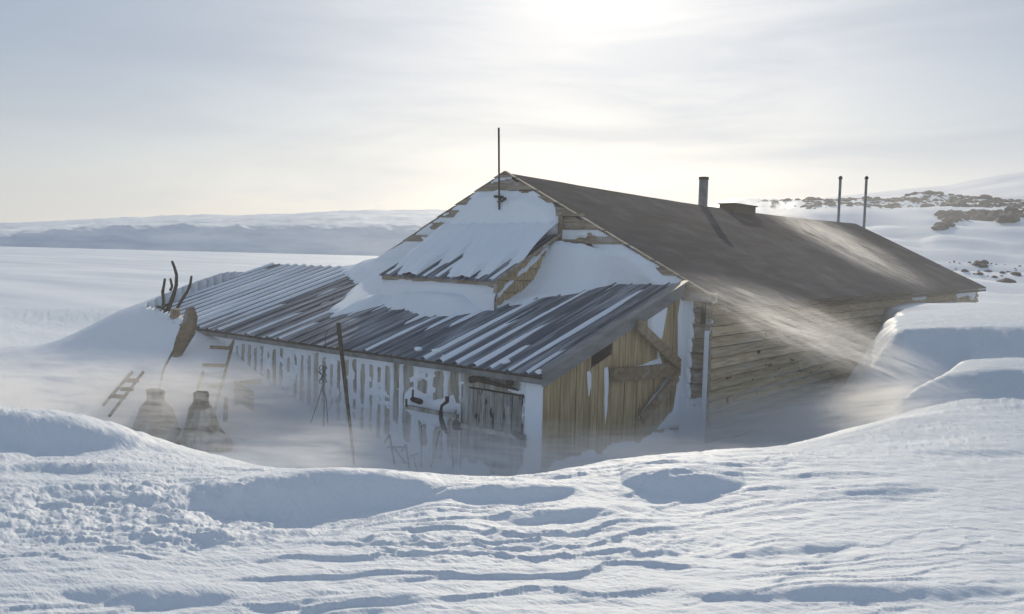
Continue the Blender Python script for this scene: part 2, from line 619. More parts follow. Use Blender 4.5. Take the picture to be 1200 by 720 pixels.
# wind-cut scarps: (px, py, z, half length, height, face length, back length, tilt degrees)
SCARPS = []
def scarp(px, py, z, hl, h, face, back, tilt=0, dip=.5):
    p = hit(px, py, 2, z)
    SCARPS.append((p[0], p[1], hl, h, face, back, math.radians(tilt), dip))
scarp(362, 574, 1.28, 1.05, .13, .42, .6, 3, .9)
scarp(592, 579, 1.33, .55, .06, .16, .5, 4, .6)
scarp(800, 574, 1.38, .46, .11, .24, .9, -6, .35)
scarp(1045, 578, 1.50, .34, .045, .12, .4, 0, .6)
scarp(1000, 690, 1.58, .80, .045, .12, .4, -4, .5)
scarp(60, 508, 1.22, .95, .16, .55, 1.4, -10, .6)
scarp(150, 570, 1.30, .7, .04, .3, .6, -5, .5)
scarp(250, 615, 1.36, .6, .035, .2, .5, 10, .5)
scarp(190, 690, 1.42, .5, .04, .14, .4, 0, .5)
scarp(1160, 522, 1.58, .7, .035, .12, .5, 2, .5)
scarp(80, 548, 1.25, .8, .04, .12, .5, 3, .5)
scarp(640, 600, 1.36, .4, .03, .10, .4, 8, .5)
scarp(930, 640, 1.5, .5, .025, .10, .4, 4, .5)
VX, VY = W(np.array([1.0, 0, 0])), W(np.array([0, 1.0, 0]))     # lateral and away directions
WD = math.radians(4)                                              # sastrugi run nearly across the view


def detail(x, y):
    r, a = polar(x, y)
    u = (x - CAM[0]) * VX[0] + (y - CAM[1]) * VX[1]
    v = (x - CAM[0]) * VY[0] + (y - CAM[1]) * VY[1]
    z = np.zeros(x.shape)
    calm = 1 - .40 * sstep(.5, 2.5, u)
    for (sx, sy, hl, h, face, back, tl, dip) in SCARPS:
        su = (sx - CAM[0]) * VX[0] + (sy - CAM[1]) * VX[1]
        sv = (sx - CAM[0]) * VY[0] + (sy - CAM[1]) * VY[1]
        du, dv = u - su, v - sv
        p = du * math.cos(tl) + dv * math.sin(tl)
        q = -du * math.sin(tl) + dv * math.cos(tl)
        q = q + .10 * hl * fbm(x * 1.3 + sx * 3, y * 1.3, 3) + .015 * fbm(x * 9 + sx, y * 9, 2)
        p = p + .18 * hl * fbm(x * .9 + 7, y * .9 + sy, 2)
        w2 = np.clip(1 - (p / hl) ** 2, 0, 1)          # crescent: deep in the middle, tapering to its tips
        fl = face * (.25 + .75 * w2)
        prof = np.where(q < 0, sstep(-1, 0, q / fl) - dip * np.exp(-np.abs((q + fl) / np.where(q < -fl, back * .7 * (.3 + .7 * w2), fl * .45)) ** 1.8), np.exp(-(np.maximum(q, 0) / (back * .6)) ** 2)) - .15
        z += h * prof * w2 ** .8
    # sastrugi, warped and sharpened on the side facing the camera
    c, s = math.cos(WD), math.sin(WD)
    wu, wv = u * c + v * s, -u * s + v * c
    warp = fbm(wu * .35, wv * .5, 3)
    m1 = fbm(wu * .22 + 9, wv * .35, 3)
    s1 = vn_sharp(wu * .50 + warp * .6, wv * 2.2 + warp * 1.1)
    s2 = vn_sharp(wu * 1.5 + 31 + warp, wv * 6.5 + 1.5 * warp)
    s3 = vn_sharp(wu * 4.0 + 71, wv * 15 + warp * 3)
    amt = .35 + .65 * sstep(-.25, .35, m1)
    near = 1 - sstep(30, 70, r)
    z += (.018 * s1 * amt + .018 * s2 * (.3 + .9 * sstep(-.15, .4, fbm(wu * .5 + 3, wv * .8, 3))) + .013 * s3 * (.3 + .7 * amt) * (1 - sstep(8, 14, r))) * near
    ph_ = wv * 2.3 + 2.4 * fbm(wu * .32 + 5, wv * .55, 4, .55) + .25 * fbm(wu * 2, wv * 3, 2)
    fr = ph_ % 1.0
    saw = np.where(fr < .07, sstep(0, .11, fr), 1 - (fr - .11) / .89) - .5
    z += .021 * saw * sstep(-.05, .45, fbm(wu * .45 + 20, wv * .7 + 4, 3)) * near
    ph_ = wv * 5.5 + 2.2 * fbm(wu * .9 + 15, wv * 1.8, 4, .55)
    fr = ph_ % 1.0
    saw = np.where(fr < .12, sstep(0, .22, fr), 1 - (fr - .22) / .78) - .5
    z += .013 * saw * sstep(-.15, .35, fbm(wu * .9 + 44, wv * 1.6 + 9, 3)) * (1 - sstep(12, 18, r))
    z += .022 * fbm(wu * 2.2 + 60, wv * 5.5, 4, .6) * sstep(-.1, .4, fbm(wu * .6 + 80, wv * .9, 3)) * near
    z = z * calm
    # trampled lumpy patch low on the left
    lump = sstep(.0, .5, 1 - np.hypot((u + 2.6) / 1.9, (v - 5.6) / 1.1)) + .5 * sstep(0, .5, 1 - np.hypot((u - .2) / 1.6, (v - 4.9) / .5))
    z += lump * (.055 * np.abs(fbm(x * 3.5, y * 3.5, 5, .65)) + .03 * fbm(x * 10, y * 10, 3) - .03)
    z += .006 * fbm(x * 7, y * 7, 3) * (1 - sstep(9, 16, r))
    return z


def vn_sharp(x, y):
    """asymmetric ridged noise"""
    n = fbm(x, y, 3, .5)
    return (1 - np.abs(n) * 2.6).clip(-1, 1) * .5 + fbm(x + 40, y + 13, 2) * .6 - .22


def ground(x, y):
    r, a = polar(x, y)
    hf = h_far(x, y)
    nr = r < 60
    z = hf.copy()
    if nr.any():
        xx, yy = x[nr], y[nr]
        hn = h_near(xx, yy)
        wob = .34 * fbm(xx * .8, yy * .8, 4)
        top = 2.12 + .03 * (np.minimum(yy, 10) - 3) - .042 * np.maximum(yy - 10, 0) + .05 * (xx - 1.5) - .02 * np.maximum(xx - 4, 0)
        m1 = sstep(-.70, .22, sdf(xx, yy, [(-.3, 9.2), (.55, 6.2), (1.05, 4.0), (1.45, 2.75), (1.75, 2.7), (2.3, 3.4), (3.2, 4.0), (6, 5), (14, 8), (14, 25), (-.3, 25)]) + wob)
        hn = hn + m1 * np.maximum(top - hn, 0)
        m2 = sstep(-.22, .16, sdf(xx, yy, [(2.15, 1.1), (2.5, 1.45), (3.5, 1.85), (8, 3.0), (8, 7), (2.4, 3.2)]) + wob)
        hn = hn + .26 * m2 * (1 - m1)
        t = sstep(20, 34, r[nr])
        z[nr] = hn * (1 - t) + hf[nr] * t
    far = r < 80
    # calmer right by the walls
    dwall = np.minimum(np.hypot(np.maximum(np.abs(x + 3.9) - 3.9, 0), np.maximum(np.abs(y - 9.2) - 9.2, 0)),
                       np.hypot(np.maximum(np.abs(x + 5.4) - 5.0, 0), np.maximum(np.abs(y + 1.6) - 1.7, 0)))
    d = np.zeros(x.shape)
    d[far] = detail(x[far], y[far])
    z = z + d * (.3 + .7 * sstep(.2, 1.8, dwall))
    # the big cornice right of the long wall: steep face toward the hut
    # keep the snow under floors
    ins = ((x > -HW + .12) & (x < -.28) & (y > .1) & (y < HLEN - .15)) | ((x > -9.72 - .26 * (y + 3.26)) & (x < LX1 - .15) & (y > LY + .15) & (y <= .2))
    z = np.where(ins, np.minimum(z, .25), z)
    return z


FINE = math.radians(37)
aa = np.concatenate([np.arange(-math.pi, -FINE, math.radians(3)), np.arange(-FINE, FINE, math.radians(.056)), np.arange(FINE, math.pi + .001, math.radians(3))])
aa[-1] = math.pi
rr = [.4, .9, 1.5, 2.0, 2.4, 2.8]
while rr[-1] < 2400:
    r = rr[-1]
    rr.append(r + (max(.012, r * r / 1900) if r < 7.5 else (.0085 * r if r < 32 else .022 * r)))
rr = np.array(rr)
RRg, AAg = np.meshgrid(rr, aa + fwd_az, indexing='ij')
GX = CAM[0] + RRg * np.sin(AAg)
GY = CAM[1] + RRg * np.cos(AAg)
GZ = ground(GX.reshape(-1), GY.reshape(-1)).reshape(GX.shape)
me = grid_mesh('snow_ground', np.stack([GX, GY, GZ], -1)[:, ::-1], M_SNOW)
tag(link('snow_ground', me), kind='structure')


def gz(x, y):
    return float(ground(np.array([x], float), np.array([y], float))[0])


# ------------------------------------------------------------------ far land: glacier on the left, mountain slope on the right
def azpt(px, py, dist):
    d = ray(px, py)
    d = d / math.hypot(d[0], d[1])
    return CAM + d * dist


def terrain_strip(name, pxs, rows, ma, amp, seed, freq):
    """rows: list of (distance, ys per px) -> sheet; heights follow the skyline the place has"""
    P = []
    pf = np.arange(pxs[0], pxs[-1] + .1, 3.0)
    rows_f = []
    for (d0, y0, a0), (d1, y1, a1) in zip(rows[:-1], rows[1:]):
        for k in range(10):
            t = k / 10
            rows_f.append((d0 + (d1 - d0) * t, np.array(y0) * (1 - t) + np.array(y1) * t, a0 + (a1 - a0) * t))
    rows_f.append((rows[-1][0], np.array(rows[-1][1]), rows[-1][2]))
    for d, ys, am in rows_f:
        yy = np.interp(pf, pxs, ys)
        pts = np.array([azpt(p, y, d * (1 + .0)) for p, y in zip(pf, yy)])
        nz = fbm(pts[:, 0] * freq + seed, pts[:, 1] * freq, 5, .55)
        pts[:, 2] += am * nz
        P.append(pts)
    me = grid_mesh(name, np.array(P), ma)
    return link(name, me)


px_g = [-900, 0, 108, 195, 325, 403, 433, 515, 620, 760, 900]
sk = [266, 262, 257, 253, 251, 247, 246.5, 245.5, 246, 250, 262]
tp = [277, 270, 266, 264, 264, 264, 264, 265, 270, 278, 296]
bs = [271, 284.5, 287.5, 289.8, 293.3, 295.5, 296.3, 298.5, 301, 305, 309]
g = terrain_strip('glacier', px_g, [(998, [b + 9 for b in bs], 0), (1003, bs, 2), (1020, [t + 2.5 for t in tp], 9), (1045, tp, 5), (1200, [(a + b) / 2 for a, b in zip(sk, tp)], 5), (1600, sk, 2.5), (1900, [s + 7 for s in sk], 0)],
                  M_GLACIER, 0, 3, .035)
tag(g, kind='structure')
px_m = [700, 800, 880, 960, 1000, 1060, 1110, 1140, 1170, 1200, 1260, 1400, 1700]
sk = [262, 252, 243, 233, 228, 221, 217, 210, 205, 201, 196, 190, 215]
md = [285, 275, 262, 250, 246, 243, 240, 236, 233, 230, 226, 224, 240]
bs = [302, 304, 306, 308, 309, 311, 312, 313, 314, 315, 316, 320, 330]
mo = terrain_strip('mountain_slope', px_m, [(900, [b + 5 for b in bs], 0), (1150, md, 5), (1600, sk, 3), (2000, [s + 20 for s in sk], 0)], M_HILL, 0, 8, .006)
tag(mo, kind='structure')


# ------------------------------------------------------------------ rocks
def rock_verts(r, sq=.7):
    ico = bpy_ico()
    v = ico[0] * r
    n = np.array([1 + .35 * (rng.rand() - .5) for _ in range(len(v))])
    v = v * n[:, None] * np.array([1 + .4 * rng.rand(), 1, sq])
    a = rng.rand() * 6.28
    c, s = math.cos(a), math.sin(a)
    return np.c_[v[:, 0] * c - v[:, 1] * s, v[:, 0] * s + v[:, 1] * c, v[:, 2]], ico[1]


_ico = None
def bpy_ico():
    global _ico
    if _ico is None:
        import bmesh
        bm = bmesh.new()
        bmesh.ops.create_icosphere(bm, subdivisions=2, radius=1)
        _ico = (np.array([v.co[:] for v in bm.verts]), [tuple(v.index for v in f.verts) for f in bm.faces])
        bm.free()
    return _ico


def rock_field(name, label, n, pxr, dr, size, thr, seed):
    mb = MB()
    c = 0
    tries = 0
    while c < n and tries < n * 40:
        tries += 1
        px = random.uniform(*pxr)
        d = random.uniform(*dr)
        p = azpt(px, 300, d)
        if float(fbm(np.array([p[0] / 17 + seed]), np.array([p[1] / 17]), 4)[0]) < thr + random.uniform(-.15, .1): continue
        s = size * (.35 + random.random() ** 3 * 1.6)
        v, f = rock_verts(s)
        b = len(mb.v)
        z = gz(p[0], p[1]) - .15 * s
        mb.v += [tuple(q) for q in v + np.array([p[0], p[1], z])]
        mb.f += [tuple(i + b for i in q) for q in f]
        c += 1
    me = bpy.data.meshes.new(name)
    me.from_pydata(mb.v, [], mb.f)
    me.materials.append(M_ROCK)
    tag(link(name, me), label, 'rocks', kind='stuff')


rock_field('rocks', 'dark volcanic rocks along the snowy ridge behind the hut', 3600, (940, 1420), (100, 160), .30, -.06, 3)
rock_field('rocks', 'dark rocks half buried in drifts below the ridge', 420, (1040, 1400), (46, 66), .17, -.02, 9)
rock_field('rocks', 'dark rock outcrop poking out of the snowy slope at right', 300, (1100, 1330), (82, 98), .42, .05, 23)
rock_field('rocks', 'few small dark rocks left of the stove pipes on the ridge', 90, (885, 985), (110, 150), .30, -.1, 5)
names_b = ['largest dark boulder on the skyline of the ridge at far right', 'dark boulder low on the slope near the right picture edge',
           'dark angular boulder in the outcrop right of the stove pipes', 'dark boulder just above the roof end at right',
           'dark boulder on the ridge between the two pipes and the outcrop']
for (px, d, s), lb in zip([(1150, 142, 1.0), (1180, 52, .4), (1178, 90, 1.0), (1150, 55, .3), (1085, 138, .8)], names_b):
    p = azpt(px, 300, d)
    v, f = rock_verts(s, .6)
    me = bpy.data.meshes.new('boulder')
    me.from_pydata([tuple(q) for q in v], [], f)
    me.materials.append(M_ROCK)
    tag(link('boulder', me, loc=(p[0], p[1], gz(p[0], p[1]))), lb, 'boulder', 'boulders on the slope behind the hut')

# ------------------------------------------------------------------ the hut
hut = empty('wooden_hut', (0, 0, 0), 'weathered wooden polar hut with dark gabled roof and low metal-roofed lean-to, half buried in snow', 'hut')
SL = (HR - HE) / (HW / 2)


def rake(x):
    return HR - SL * abs(x + HW / 2)


# gable wall
gw = MB().prism([(-HW + .1, .05, 0), (-.12, .05, 0), (-.12, .05, rake(-.12) - .06), (-HW / 2, .05, HR - .06), (-HW + .1, .05, rake(-HW + .1) - .06)], (0, .12, 0)).build('gable_wall', M_DARK, hut)
bh = .215
z = .3
while z < HR - .05:
    z1 = min(z + bh - .014, HR - .02)
    # left/right extents from the rake, lap: lower edge proud
    zl, zh = z, z1
    if zl < HE - .1:
        xa = [-HW + .08] * 2 if zh < rake(-HW + .1) - .04 else [-HW + .08, -HW / 2 - (HR - zh) / SL + .05]
        xb = [-.16] * 2 if zh < rake(-.12) - .06 else [-.16, -HW / 2 + (HR - zh) / SL - .05]
    else:
        xa = [-HW / 2 - (HR - zl) / SL + .05, min(-HW / 2 - (HR - zh) / SL + .05, -HW / 2)]
        xb = [-HW / 2 + (HR - zl) / SL - .05, max(-HW / 2 + (HR - zh) / SL - .05, -HW / 2)]
    j = random.uniform(-.004, .004)
    mb = MB()
    b = 0
    yf0, yf1, yb = -.045 + j, -.012 + j, .048
    mb.v = [(xa[0], yf0, zl), (xb[0], yf0, zl), (xb[1], yf1, zh), (xa[1], yf1, zh), (xa[0], yb, zl), (xb[0], yb, zl), (xb[1], yb, zh), (xa[1], yb, zh)]
    mb.f = [(0, 1, 2, 3), (5, 4, 7, 6), (4, 5, 1, 0), (3, 2, 6, 7), (1, 5, 6, 2), (4, 0, 3, 7)]
    mb.build('board', M_GABLE, gw)
    z += bh
# corner posts and trim
MB().box((-.155, -.075, .2), (-.085, -.002, 2.5)).build('corner_board', M_GABLE, gw)
MB().box((-.22, -.10, 2.22), (-.158, -.048, 2.52)).build('bracket', M_DARK, gw)
MB().box((-.52, -.14, 2.54), (.0, -.05, 2.66)).build('eave_block', M_GABLE, gw)
MB().box((-2.73, -.075, 3.05), (-2.66, -.046, 3.78)).build('trim_board', M_GABLE, gw)
for zz in (3.76, 3.56, 3.36):
    MB().box((-2.655, -.07, zz - .02), (-2.25, -.047, zz + .015)).build('ledge', M_GABLE, gw)
# long wall (x = 0 side)
lw = MB().box((-.25, .18, 0), (-.13, HLEN - .02, 2.52)).build('long_wall', M_DARK, hut)
bh = .15
z, k = .25, 0
while z < 2.5:
    seams = [.0] + sorted([random.uniform(3, 6.5), random.uniform(8, 11.5), random.uniform(13, 16)]) + [HLEN]
    for a, b in zip(seams[:-1], seams[1:]):
        j = random.uniform(-.005, .006)
        mb = MB()
        z1 = min(z + bh - .02, 2.51)
        y0, y1 = a + .004, b - .004
        if a == 0: y0 = -.0
        mb.v = [(-.066 + j, y0, z), (-.066 + j, y1, z), (-.112 + j, y1, z1), (-.112 + j, y0, z1), (-.129, y0, z), (-.129, y1, z), (-.129, y1, z1), (-.129, y0, z1)]
        mb.f = [(0, 1, 2, 3), (5, 4, 7, 6), (4, 5, 1, 0), (3, 2, 6, 7), (1, 5, 6, 2), (4, 0, 3, 7)]
        mb.build('board', M_LONG, lw)
    z += bh
MB().box((-HW + .1, HLEN - .1, 0), (-.26, HLEN - .0, 2.5)).build('end_wall', M_GABLE, hut)
bk = MB().box((-HW + .02, .18, 0), (-HW + .1, HLEN - .1, 2.5)).build('back_wall', M_GABLE, hut)
MB().prism([(-HW + .1, HLEN - .1, 2.5), (-.13, HLEN - .1, 2.5), (-HW / 2, HLEN - .1, HR - .06)], (0, .1, 0)).build('far_gable', M_GABLE, hut)

# main roof: two slabs, felt strips running along the ridge
for s in (1, -1):
    xe = -HW / 2 + s * (HW / 2 + .10)
    sag = lambda y: -.10 * math.sin(math.pi * min(max(y / HLEN, 0), 1))
    slab = MB()
    NY = 24
    ys = [(-.02 + (HLEN + .12) * i / NY) for i in range(NY + 1)]
    th = .03
    for i, y in enumerate(ys):
        dz = sag(y)
        slab.v += [(-HW / 2, y, HR + dz - .055), (xe, y, rake(xe) - .055), (xe, y, rake(xe) - .055 - th), (-HW / 2, y, HR + dz - .055 - th)]
    for i in range(NY):
        a, b = i * 4, i * 4 + 4
        slab.f += [(a, a + 1, b + 1, b), (a + 1, a + 2, b + 2, b + 1), (a + 2, a + 3, b + 3, b + 2)]
    slab.f += [(0, 3, 2, 1), (NY * 4, NY * 4 + 1, NY * 4 + 2, NY * 4 + 3)]
    rf = slab.build('roof', M_DARK, hut)
    ns = 5
    for k in range(ns):
        t0, t1 = k / ns, min((k + 1) / ns + .02, 1.0)
        mb = MB()
        NYs, NX = 60, 5
        P = np.zeros((NYs + 1, NX + 1, 3))
        for i in range(NYs + 1):
            y = -.035 + (HLEN + .15) * i / NYs
            for jx in range(NX + 1):
                t = t0 + (t1 - t0) * jx / NX
                x = -HW / 2 + (xe - (-HW / 2)) * t
                zt = (HR + sag(y)) * (1 - t) + rake(xe) * t
                lap = .0015 * (jx / NX)
                P[i, jx] = (x, y, zt - .05 + lap + .006 * float(fbm(np.array([x * 1.1 + 5]), np.array([y * .8]), 3)[0]))
        me = grid_mesh('felt_strip', P if s < 0 else P, M_FELT)
        o = link('felt_strip', me, rf)
    MB().box((xe - (.03 if s > 0 else 0), -.05, rake(xe) - .165), (xe + (0 if s > 0 else .03), HLEN + .08, rake(xe) - .107)).build('fascia', M_DARK, rf)

# chimney, vent box and stove pipes on the ridge
ch = MB().tube([(-3.9, 7.2, 4.2), (-3.9, 7.2, 4.99)], .105, 14).build('chimney', M_PIPE, hut)
MB().tube([(-3.9, 7.2, 4.97), (-3.9, 7.2, 5.03)], .115, 14).build('rim', M_DARK, ch)
vb = MB().box((-4.1, 8.5, 4.2), (-3.7, 9.75, 4.485)).build('vent_box', M_DARK, hut)
MB().box((-4.14, 8.45, 4.488), (-3.66, 9.8, 4.515)).build('lid', M_DARK, vb)
for px, py, y, zb, lb in ((985, 208, 17.0, 4.2, 'left of the two tall thin stove pipes'), (1015.5, 208, 18.52, 3.6, 'right of the two tall thin stove pipes')):
    p = hit(px, py, 1, y)
    pp = MB().tube([(p[0], y, zb), (p[0], y, p[2] - .03)], .042, 10).build('stove_pipe', M_PIPE, hut)
    pp['label'] = lb
    MB().tube([(p[0], y, p[2] - .06), (p[0], y, p[2]), (p[0], y, p[2] + .04)], [.062, .062, .03], 10).build('pipe_cap', M_IRON, pp)

# ------------------------------------------------------------------ lean-to
RS = (LZT - LZE) / -LY


def lz(y):
    return LZT + RS * y


fw = MB().box((LX0 + .1, LY + .09, 0), (LX1 - .12, LY + .15, LZE - .05)).build('front_wall', M_DARK, hut)
x = LX0 + .1
while x < -1.72:
    w = .168 if x < -2.92 else .27
    d = random.uniform(-.006, .006)
    MB().box((x + .006, LY + .058 + d, .15), (min(x + w - .006, -1.72), LY + .088, LZE - .06)).build('board', M_GREY, fw)
    x += w
MB().box((-.86, LY + .056, .15), (-.51, LY + .088, LZE - .06)).build('board', M_GREY, fw)
MB().box((-1.84, LY + .052, 1.50), (-.86, LY + .088, LZE - .07)).build('lintel', M_GREY, fw)
door = MB().box((-1.70, LY + .064, .2), (-.88, LY + .088, 1.49)).build('door', M_DARK, hut)
for k in range(6):
    x0 = -1.70 + k * .137
    MB().box((x0 + .004, LY + .040 + random.uniform(-.005, .005), .2), (x0 + .131, LY + .062, 1.48)).build('plank', M_DOOR, door)
MB().box((-1.86, LY + .012, .98), (-.84, LY + .033, 1.035)).build('crossbar', M_GREY, door)
MB().tube([(-1.88, LY - .0, 1.0), (-1.80, LY - .0, 1.0)], [.055, .05], 8).build('bolt', M_IRON, door)
MB().tube([(-.93, LY - .03, 1.06), (-.82, LY - .0, 1.02), (-.80, LY, .9)], [.03, .055, .03], 8).build('latch', M_IRON, door)
MB().tube([(-1.62, LY - .02, 1.60), (-1.5, LY - .03, 1.62), (-1.1, LY - .02, 1.585), (-.9, LY, 1.56)], [.045, .032, .02, .01], 8).build('hinge_bar', M_IRON, door)
MB().tube([(-1.05, LY - .02, 1.64), (-.98, LY - .03, 1.63)], [.03, .035], 8).build('hook', M_IRON, door)

# end wall with brace
ew = MB().prism([(LX1 - .12, LY + .02, 0), (LX1 - .12, -.05, 0), (LX1 - .12, -.05, lz(-.05) - .1), (LX1 - .12, LY + .02, lz(LY) - .1)], (.06, 0, 0)).build('end_wall', M_VOID, hut)
y = LY
while y < -.09:
    w = .155
    y1 = min(y + w, -.06)
    d = random.uniform(-.006, .006)
    top0, top1 = lz(y) - .09, lz(y1) - .09
    if -2.30 < y + w / 2 < -1.88: top0 -= .26; top1 -= .26      # open gap under the eave
    if -.62 < y + w / 2 < -.42: top0 -= .17; top1 -= .17
    MB().prism([(LX1 - .032 + d, y + .004, .15), (LX1 - .032 + d, y1 - .004, .15), (LX1 - .032 + d, y1 - .004, top1), (LX1 - .032 + d, y + .004, top0)], (-.027, 0, 0)).build('board', M_END, ew)
    y = y1 + 1e-4


def ept(px, py, off=.0):
    return hit(px, py, 0, LX1 + off)


MB().beam(ept(717, 440, .03), ept(796, 433, .03), .05, .17, (0, 0, 1)).build('brace', M_BEAM, ew)
MB().beam(ept(748, 381, .085), ept(796, 427, .085), .04, .14, (0, 0, 1)).build('brace', M_BEAM, ew)
MB().beam(ept(794, 441, .085), ept(752, 492, .085), .04, .13, (0, 0, 1)).build('brace', M_BEAM, ew)
MB().box((LX1 - .030, LY - .0, .15), (LX1 + .012, LY + .06, LZE - .1)).build('corner_board', M_END, ew)

# lean-to roof: sheets with a raised seam
lr = MB().prism([(LX0, LY - .06, lz(LY - .06) - .05), (LX0, -.02, lz(-.02) - .05), (LX0, -.02, lz(-.02) - .09), (LX0, LY - .06, lz(LY - .06) - .09)], (LX1 - LX0 + .0, 0, 0)).build('lean_to_roof', M_DARK, hut)
SW = .275
nsh = int((LX1 - LX0) / SW)
SW = (LX1 - LX0) / nsh
prof = [(0, 0), (.012, .022), (.030, .022), (.044, 0), (SW * .5, .004), (SW, 0)]
mb = MB()
for (yy, zz) in ((LY - .09, lz(LY - .09)), (-.01, lz(-.01))):
    for (a, h) in prof: mb.v.append((a, yy, zz - .045 + h))
    for (a, h) in prof[::-1]: mb.v.append((a, yy, zz - .049 + h))
n2 = len(prof) * 2
mb.f = [tuple(range(n2)), tuple(range(n2, 2 * n2))[::-1]] + [(i, (i + 1) % n2, n2 + (i + 1) % n2, n2 + i) for i in range(n2)]
sheet = mb.mesh('roof_sheet', M_METAL)
for k in range(nsh):
    link('roof_sheet', sheet, lr, (LX0 + k * SW, 0, .002 * (k % 2)))
# barge board at the right edge and eave trim
zz = lambda y, o: lz(y) + o
MB().prism([(LX1 + .002, LY - .10, zz(LY - .1, .0)), (LX1 + .002, -.14, zz(-.14, .0)), (LX1 + .002, -.14, zz(-.14, -.17)), (LX1 + .002, LY - .10, zz(LY - .1, -.15))], (.035, 0, 0)).build('barge_board', M_FLASH, lr)
MB().prism([(LX1 - .05, LY - .10, zz(LY - .1, .004)), (LX1 - .05, -.08, zz(-.08, .004)), (LX1 - .05, -.08, zz(-.08, .022)), (LX1 - .05, LY - .10, zz(LY - .1, .022))], (.11, 0, 0)).build('verge_cap', M_FLASH, lr)
MB().box((LX0, LY - .058, lz(LY) - .17), (LX1 - .002, LY - .025, lz(LY) - .095)).build('eave_board', M_FLASH, lr)
MB().prism([(LX0 + .0, -3.2, .3), (LX0, -.05, .3), (LX0, -.05, lz(-.05) - .1), (LX0, -3.2, lz(-3.2) - .1)], (.08, 0, 0)).build('far_end_wall', M_GREY, hut)

# small porch loft on the gable
AX0, AX1, AY, AZE = -5.15, -2.72, -1.52, 2.78
AS = .47
az_ = lambda y: AZE + AS * (y - AY)
po = MB().box((AX0 + .06, AY + .04, 2.2), (AX1 - .08, AY + .1, AZE - .03)).build('porch', M_DARK, hut)
z = 2.25
while z < AZE - .05:
    MB().box((AX0 + .04, AY + .0, z), (AX1 - .05, AY + .036, min(z + .135, AZE - .03))).build('board', M_GABLE, po)
    z += .14
z = 2.2
while z < az_(0) - .1:
    z1 = z + .175
    ya = AY + .04 if z < AZE - .04 else AY + (z - AZE + .07) / AS
    yb_ = AY + .04 if z1 < AZE - .04 else AY + (z1 - AZE + .07) / AS
    if ya > -.15: break
    mb = MB()
    mb.v = [(AX1 - .02, ya, z), (AX1 - .02, -.05, z), (AX1 - .045, -.05, z1), (AX1 - .045, min(yb_, -.06), z1)]
    mb.v += [(AX1 - .078, p[1], p[2]) for p in mb.v]
    mb.f = [(0, 1, 2, 3), (7, 6, 5, 4), (0, 4, 5, 1), (1, 5, 6, 2), (2, 6, 7, 3), (3, 7, 4, 0)]
    mb.build('board', M_END, po)
    z += .18
mb = MB()
for (yy, zz_) in ((AY - .08, az_(AY - .08)), (-.05, az_(-.05))):
    for (a, h) in prof: mb.v.append((a, yy, zz_ - .02 + h))
    for (a, h) in prof[::-1]: mb.v.append((a, yy, zz_ - .026 + h))
mb.f = [tuple(range(n2)), tuple(range(n2, 2 * n2))[::-1]] + [(i, (i + 1) % n2, n2 + (i + 1) % n2, n2 + i) for i in range(n2)]
sheet2 = mb.mesh('roof_sheet', M_METAL)
for k in range(int((AX1 - AX0) / SW) + 1):
    link('roof_sheet', sheet2, po, (AX1 + .03 - (k + 1) * SW, 0, 0))
MB().prism([(AX1 + .031, AY - .09, az_(AY - .09) + .01), (AX1 + .031, -.06, az_(-.06) + .01), (AX1 + .031, -.06, az_(-.06) - .035), (AX1 + .031, AY - .09, az_(AY - .09) - .035)], (.014, 0, 0)).build('barge_board', M_GABLE, po)
MB().box((AX1 - .048, AY - .03, 2.25), (AX1 + .005, AY - .002, AZE - .03)).build('corner_board', M_GABLE, po)
MB().box((AX0 + .0, AY - .035, AZE - .12), (AX1 - .05, AY - .003, AZE - .045)).build('eave_board', M_GABLE, po)


# ------------------------------------------------------------------ drifted snow on the hut (height fields lying on each face)
def poly_on(pts, n, p, f):
    return [f(hitp(a, b, n, p)) for a, b in pts]


def sheet_snow(name, label, origin, eu, ev, en, us, vs, T, ma=None, keepat=-.012, parent=None):
    U, V = np.meshgrid(us, vs, indexing='ij')
    P = origin + U[..., None] * eu + V[..., None] * ev + np.maximum(T, -.03)[..., None] * en
    me = grid_mesh(name, P, ma or M_PLASTER, keep=T > keepat)
    tag(link(name, me), label, 'snow', kind='stuff')


ex, ey, ez = np.eye(3)
# 1. gable
us, vs = np.arange(-7.75, -.03, .02), np.arange(2.2, 4.5, .02)
U, V = np.meshgrid(us, vs, indexing='ij')
xz = lambda p: (p[0], p[2])
A = poly_on([(592, 222), (630, 226), (650, 240), (660, 262), (657, 275), (640, 290), (560, 380), (400, 380), (400, 300), (440, 300), (466, 288), (505, 282), (530, 258), (548, 240), (565, 226)], ey, (0, 0, 0), xz)
B = poly_on([(680, 300), (695, 291), (745, 290), (768, 312), (792, 328), (790, 360), (590, 380), (600, 352), (642, 340), (664, 322)], ey, (0, 0, 0), xz)
n1 = fbm(U * 2.2, V * 2.2, 4)
d1, d2 = sdf(U, V, A), sdf(U, V, B)
dd = np.maximum(d1, d2) + .07 * n1
T = np.clip(dd * .9, -.05, .12) * (1 + .4 * n1) - .01
phb = ((V - .3) / .215) % 1
T = np.maximum(T, -.02 + .030 * sstep(.50, .72, phb + .10 * fbm(U * 2.5, V * 3, 3)) * sstep(-.35, .15, fbm(U * 1.1 + 4, V * 2.6, 3) + .25 * sstep(.45, .05, np.abs(dd)) - .38 * sstep(-3.0, -2.6, U)))
T = np.maximum(T, -.02 + .03 * sstep(.2, .5, fbm(U * 3 + 4, V * 7, 3)))
T = np.where(V > (HR - SL * np.abs(U + HW / 2)) - .065, -.05, T)
sheet_snow('plastered_snow', 'wind plastered snow covering the middle of the front gable', np.array([0, -.04, 0]), ex, ez, -ey, us, vs, T)

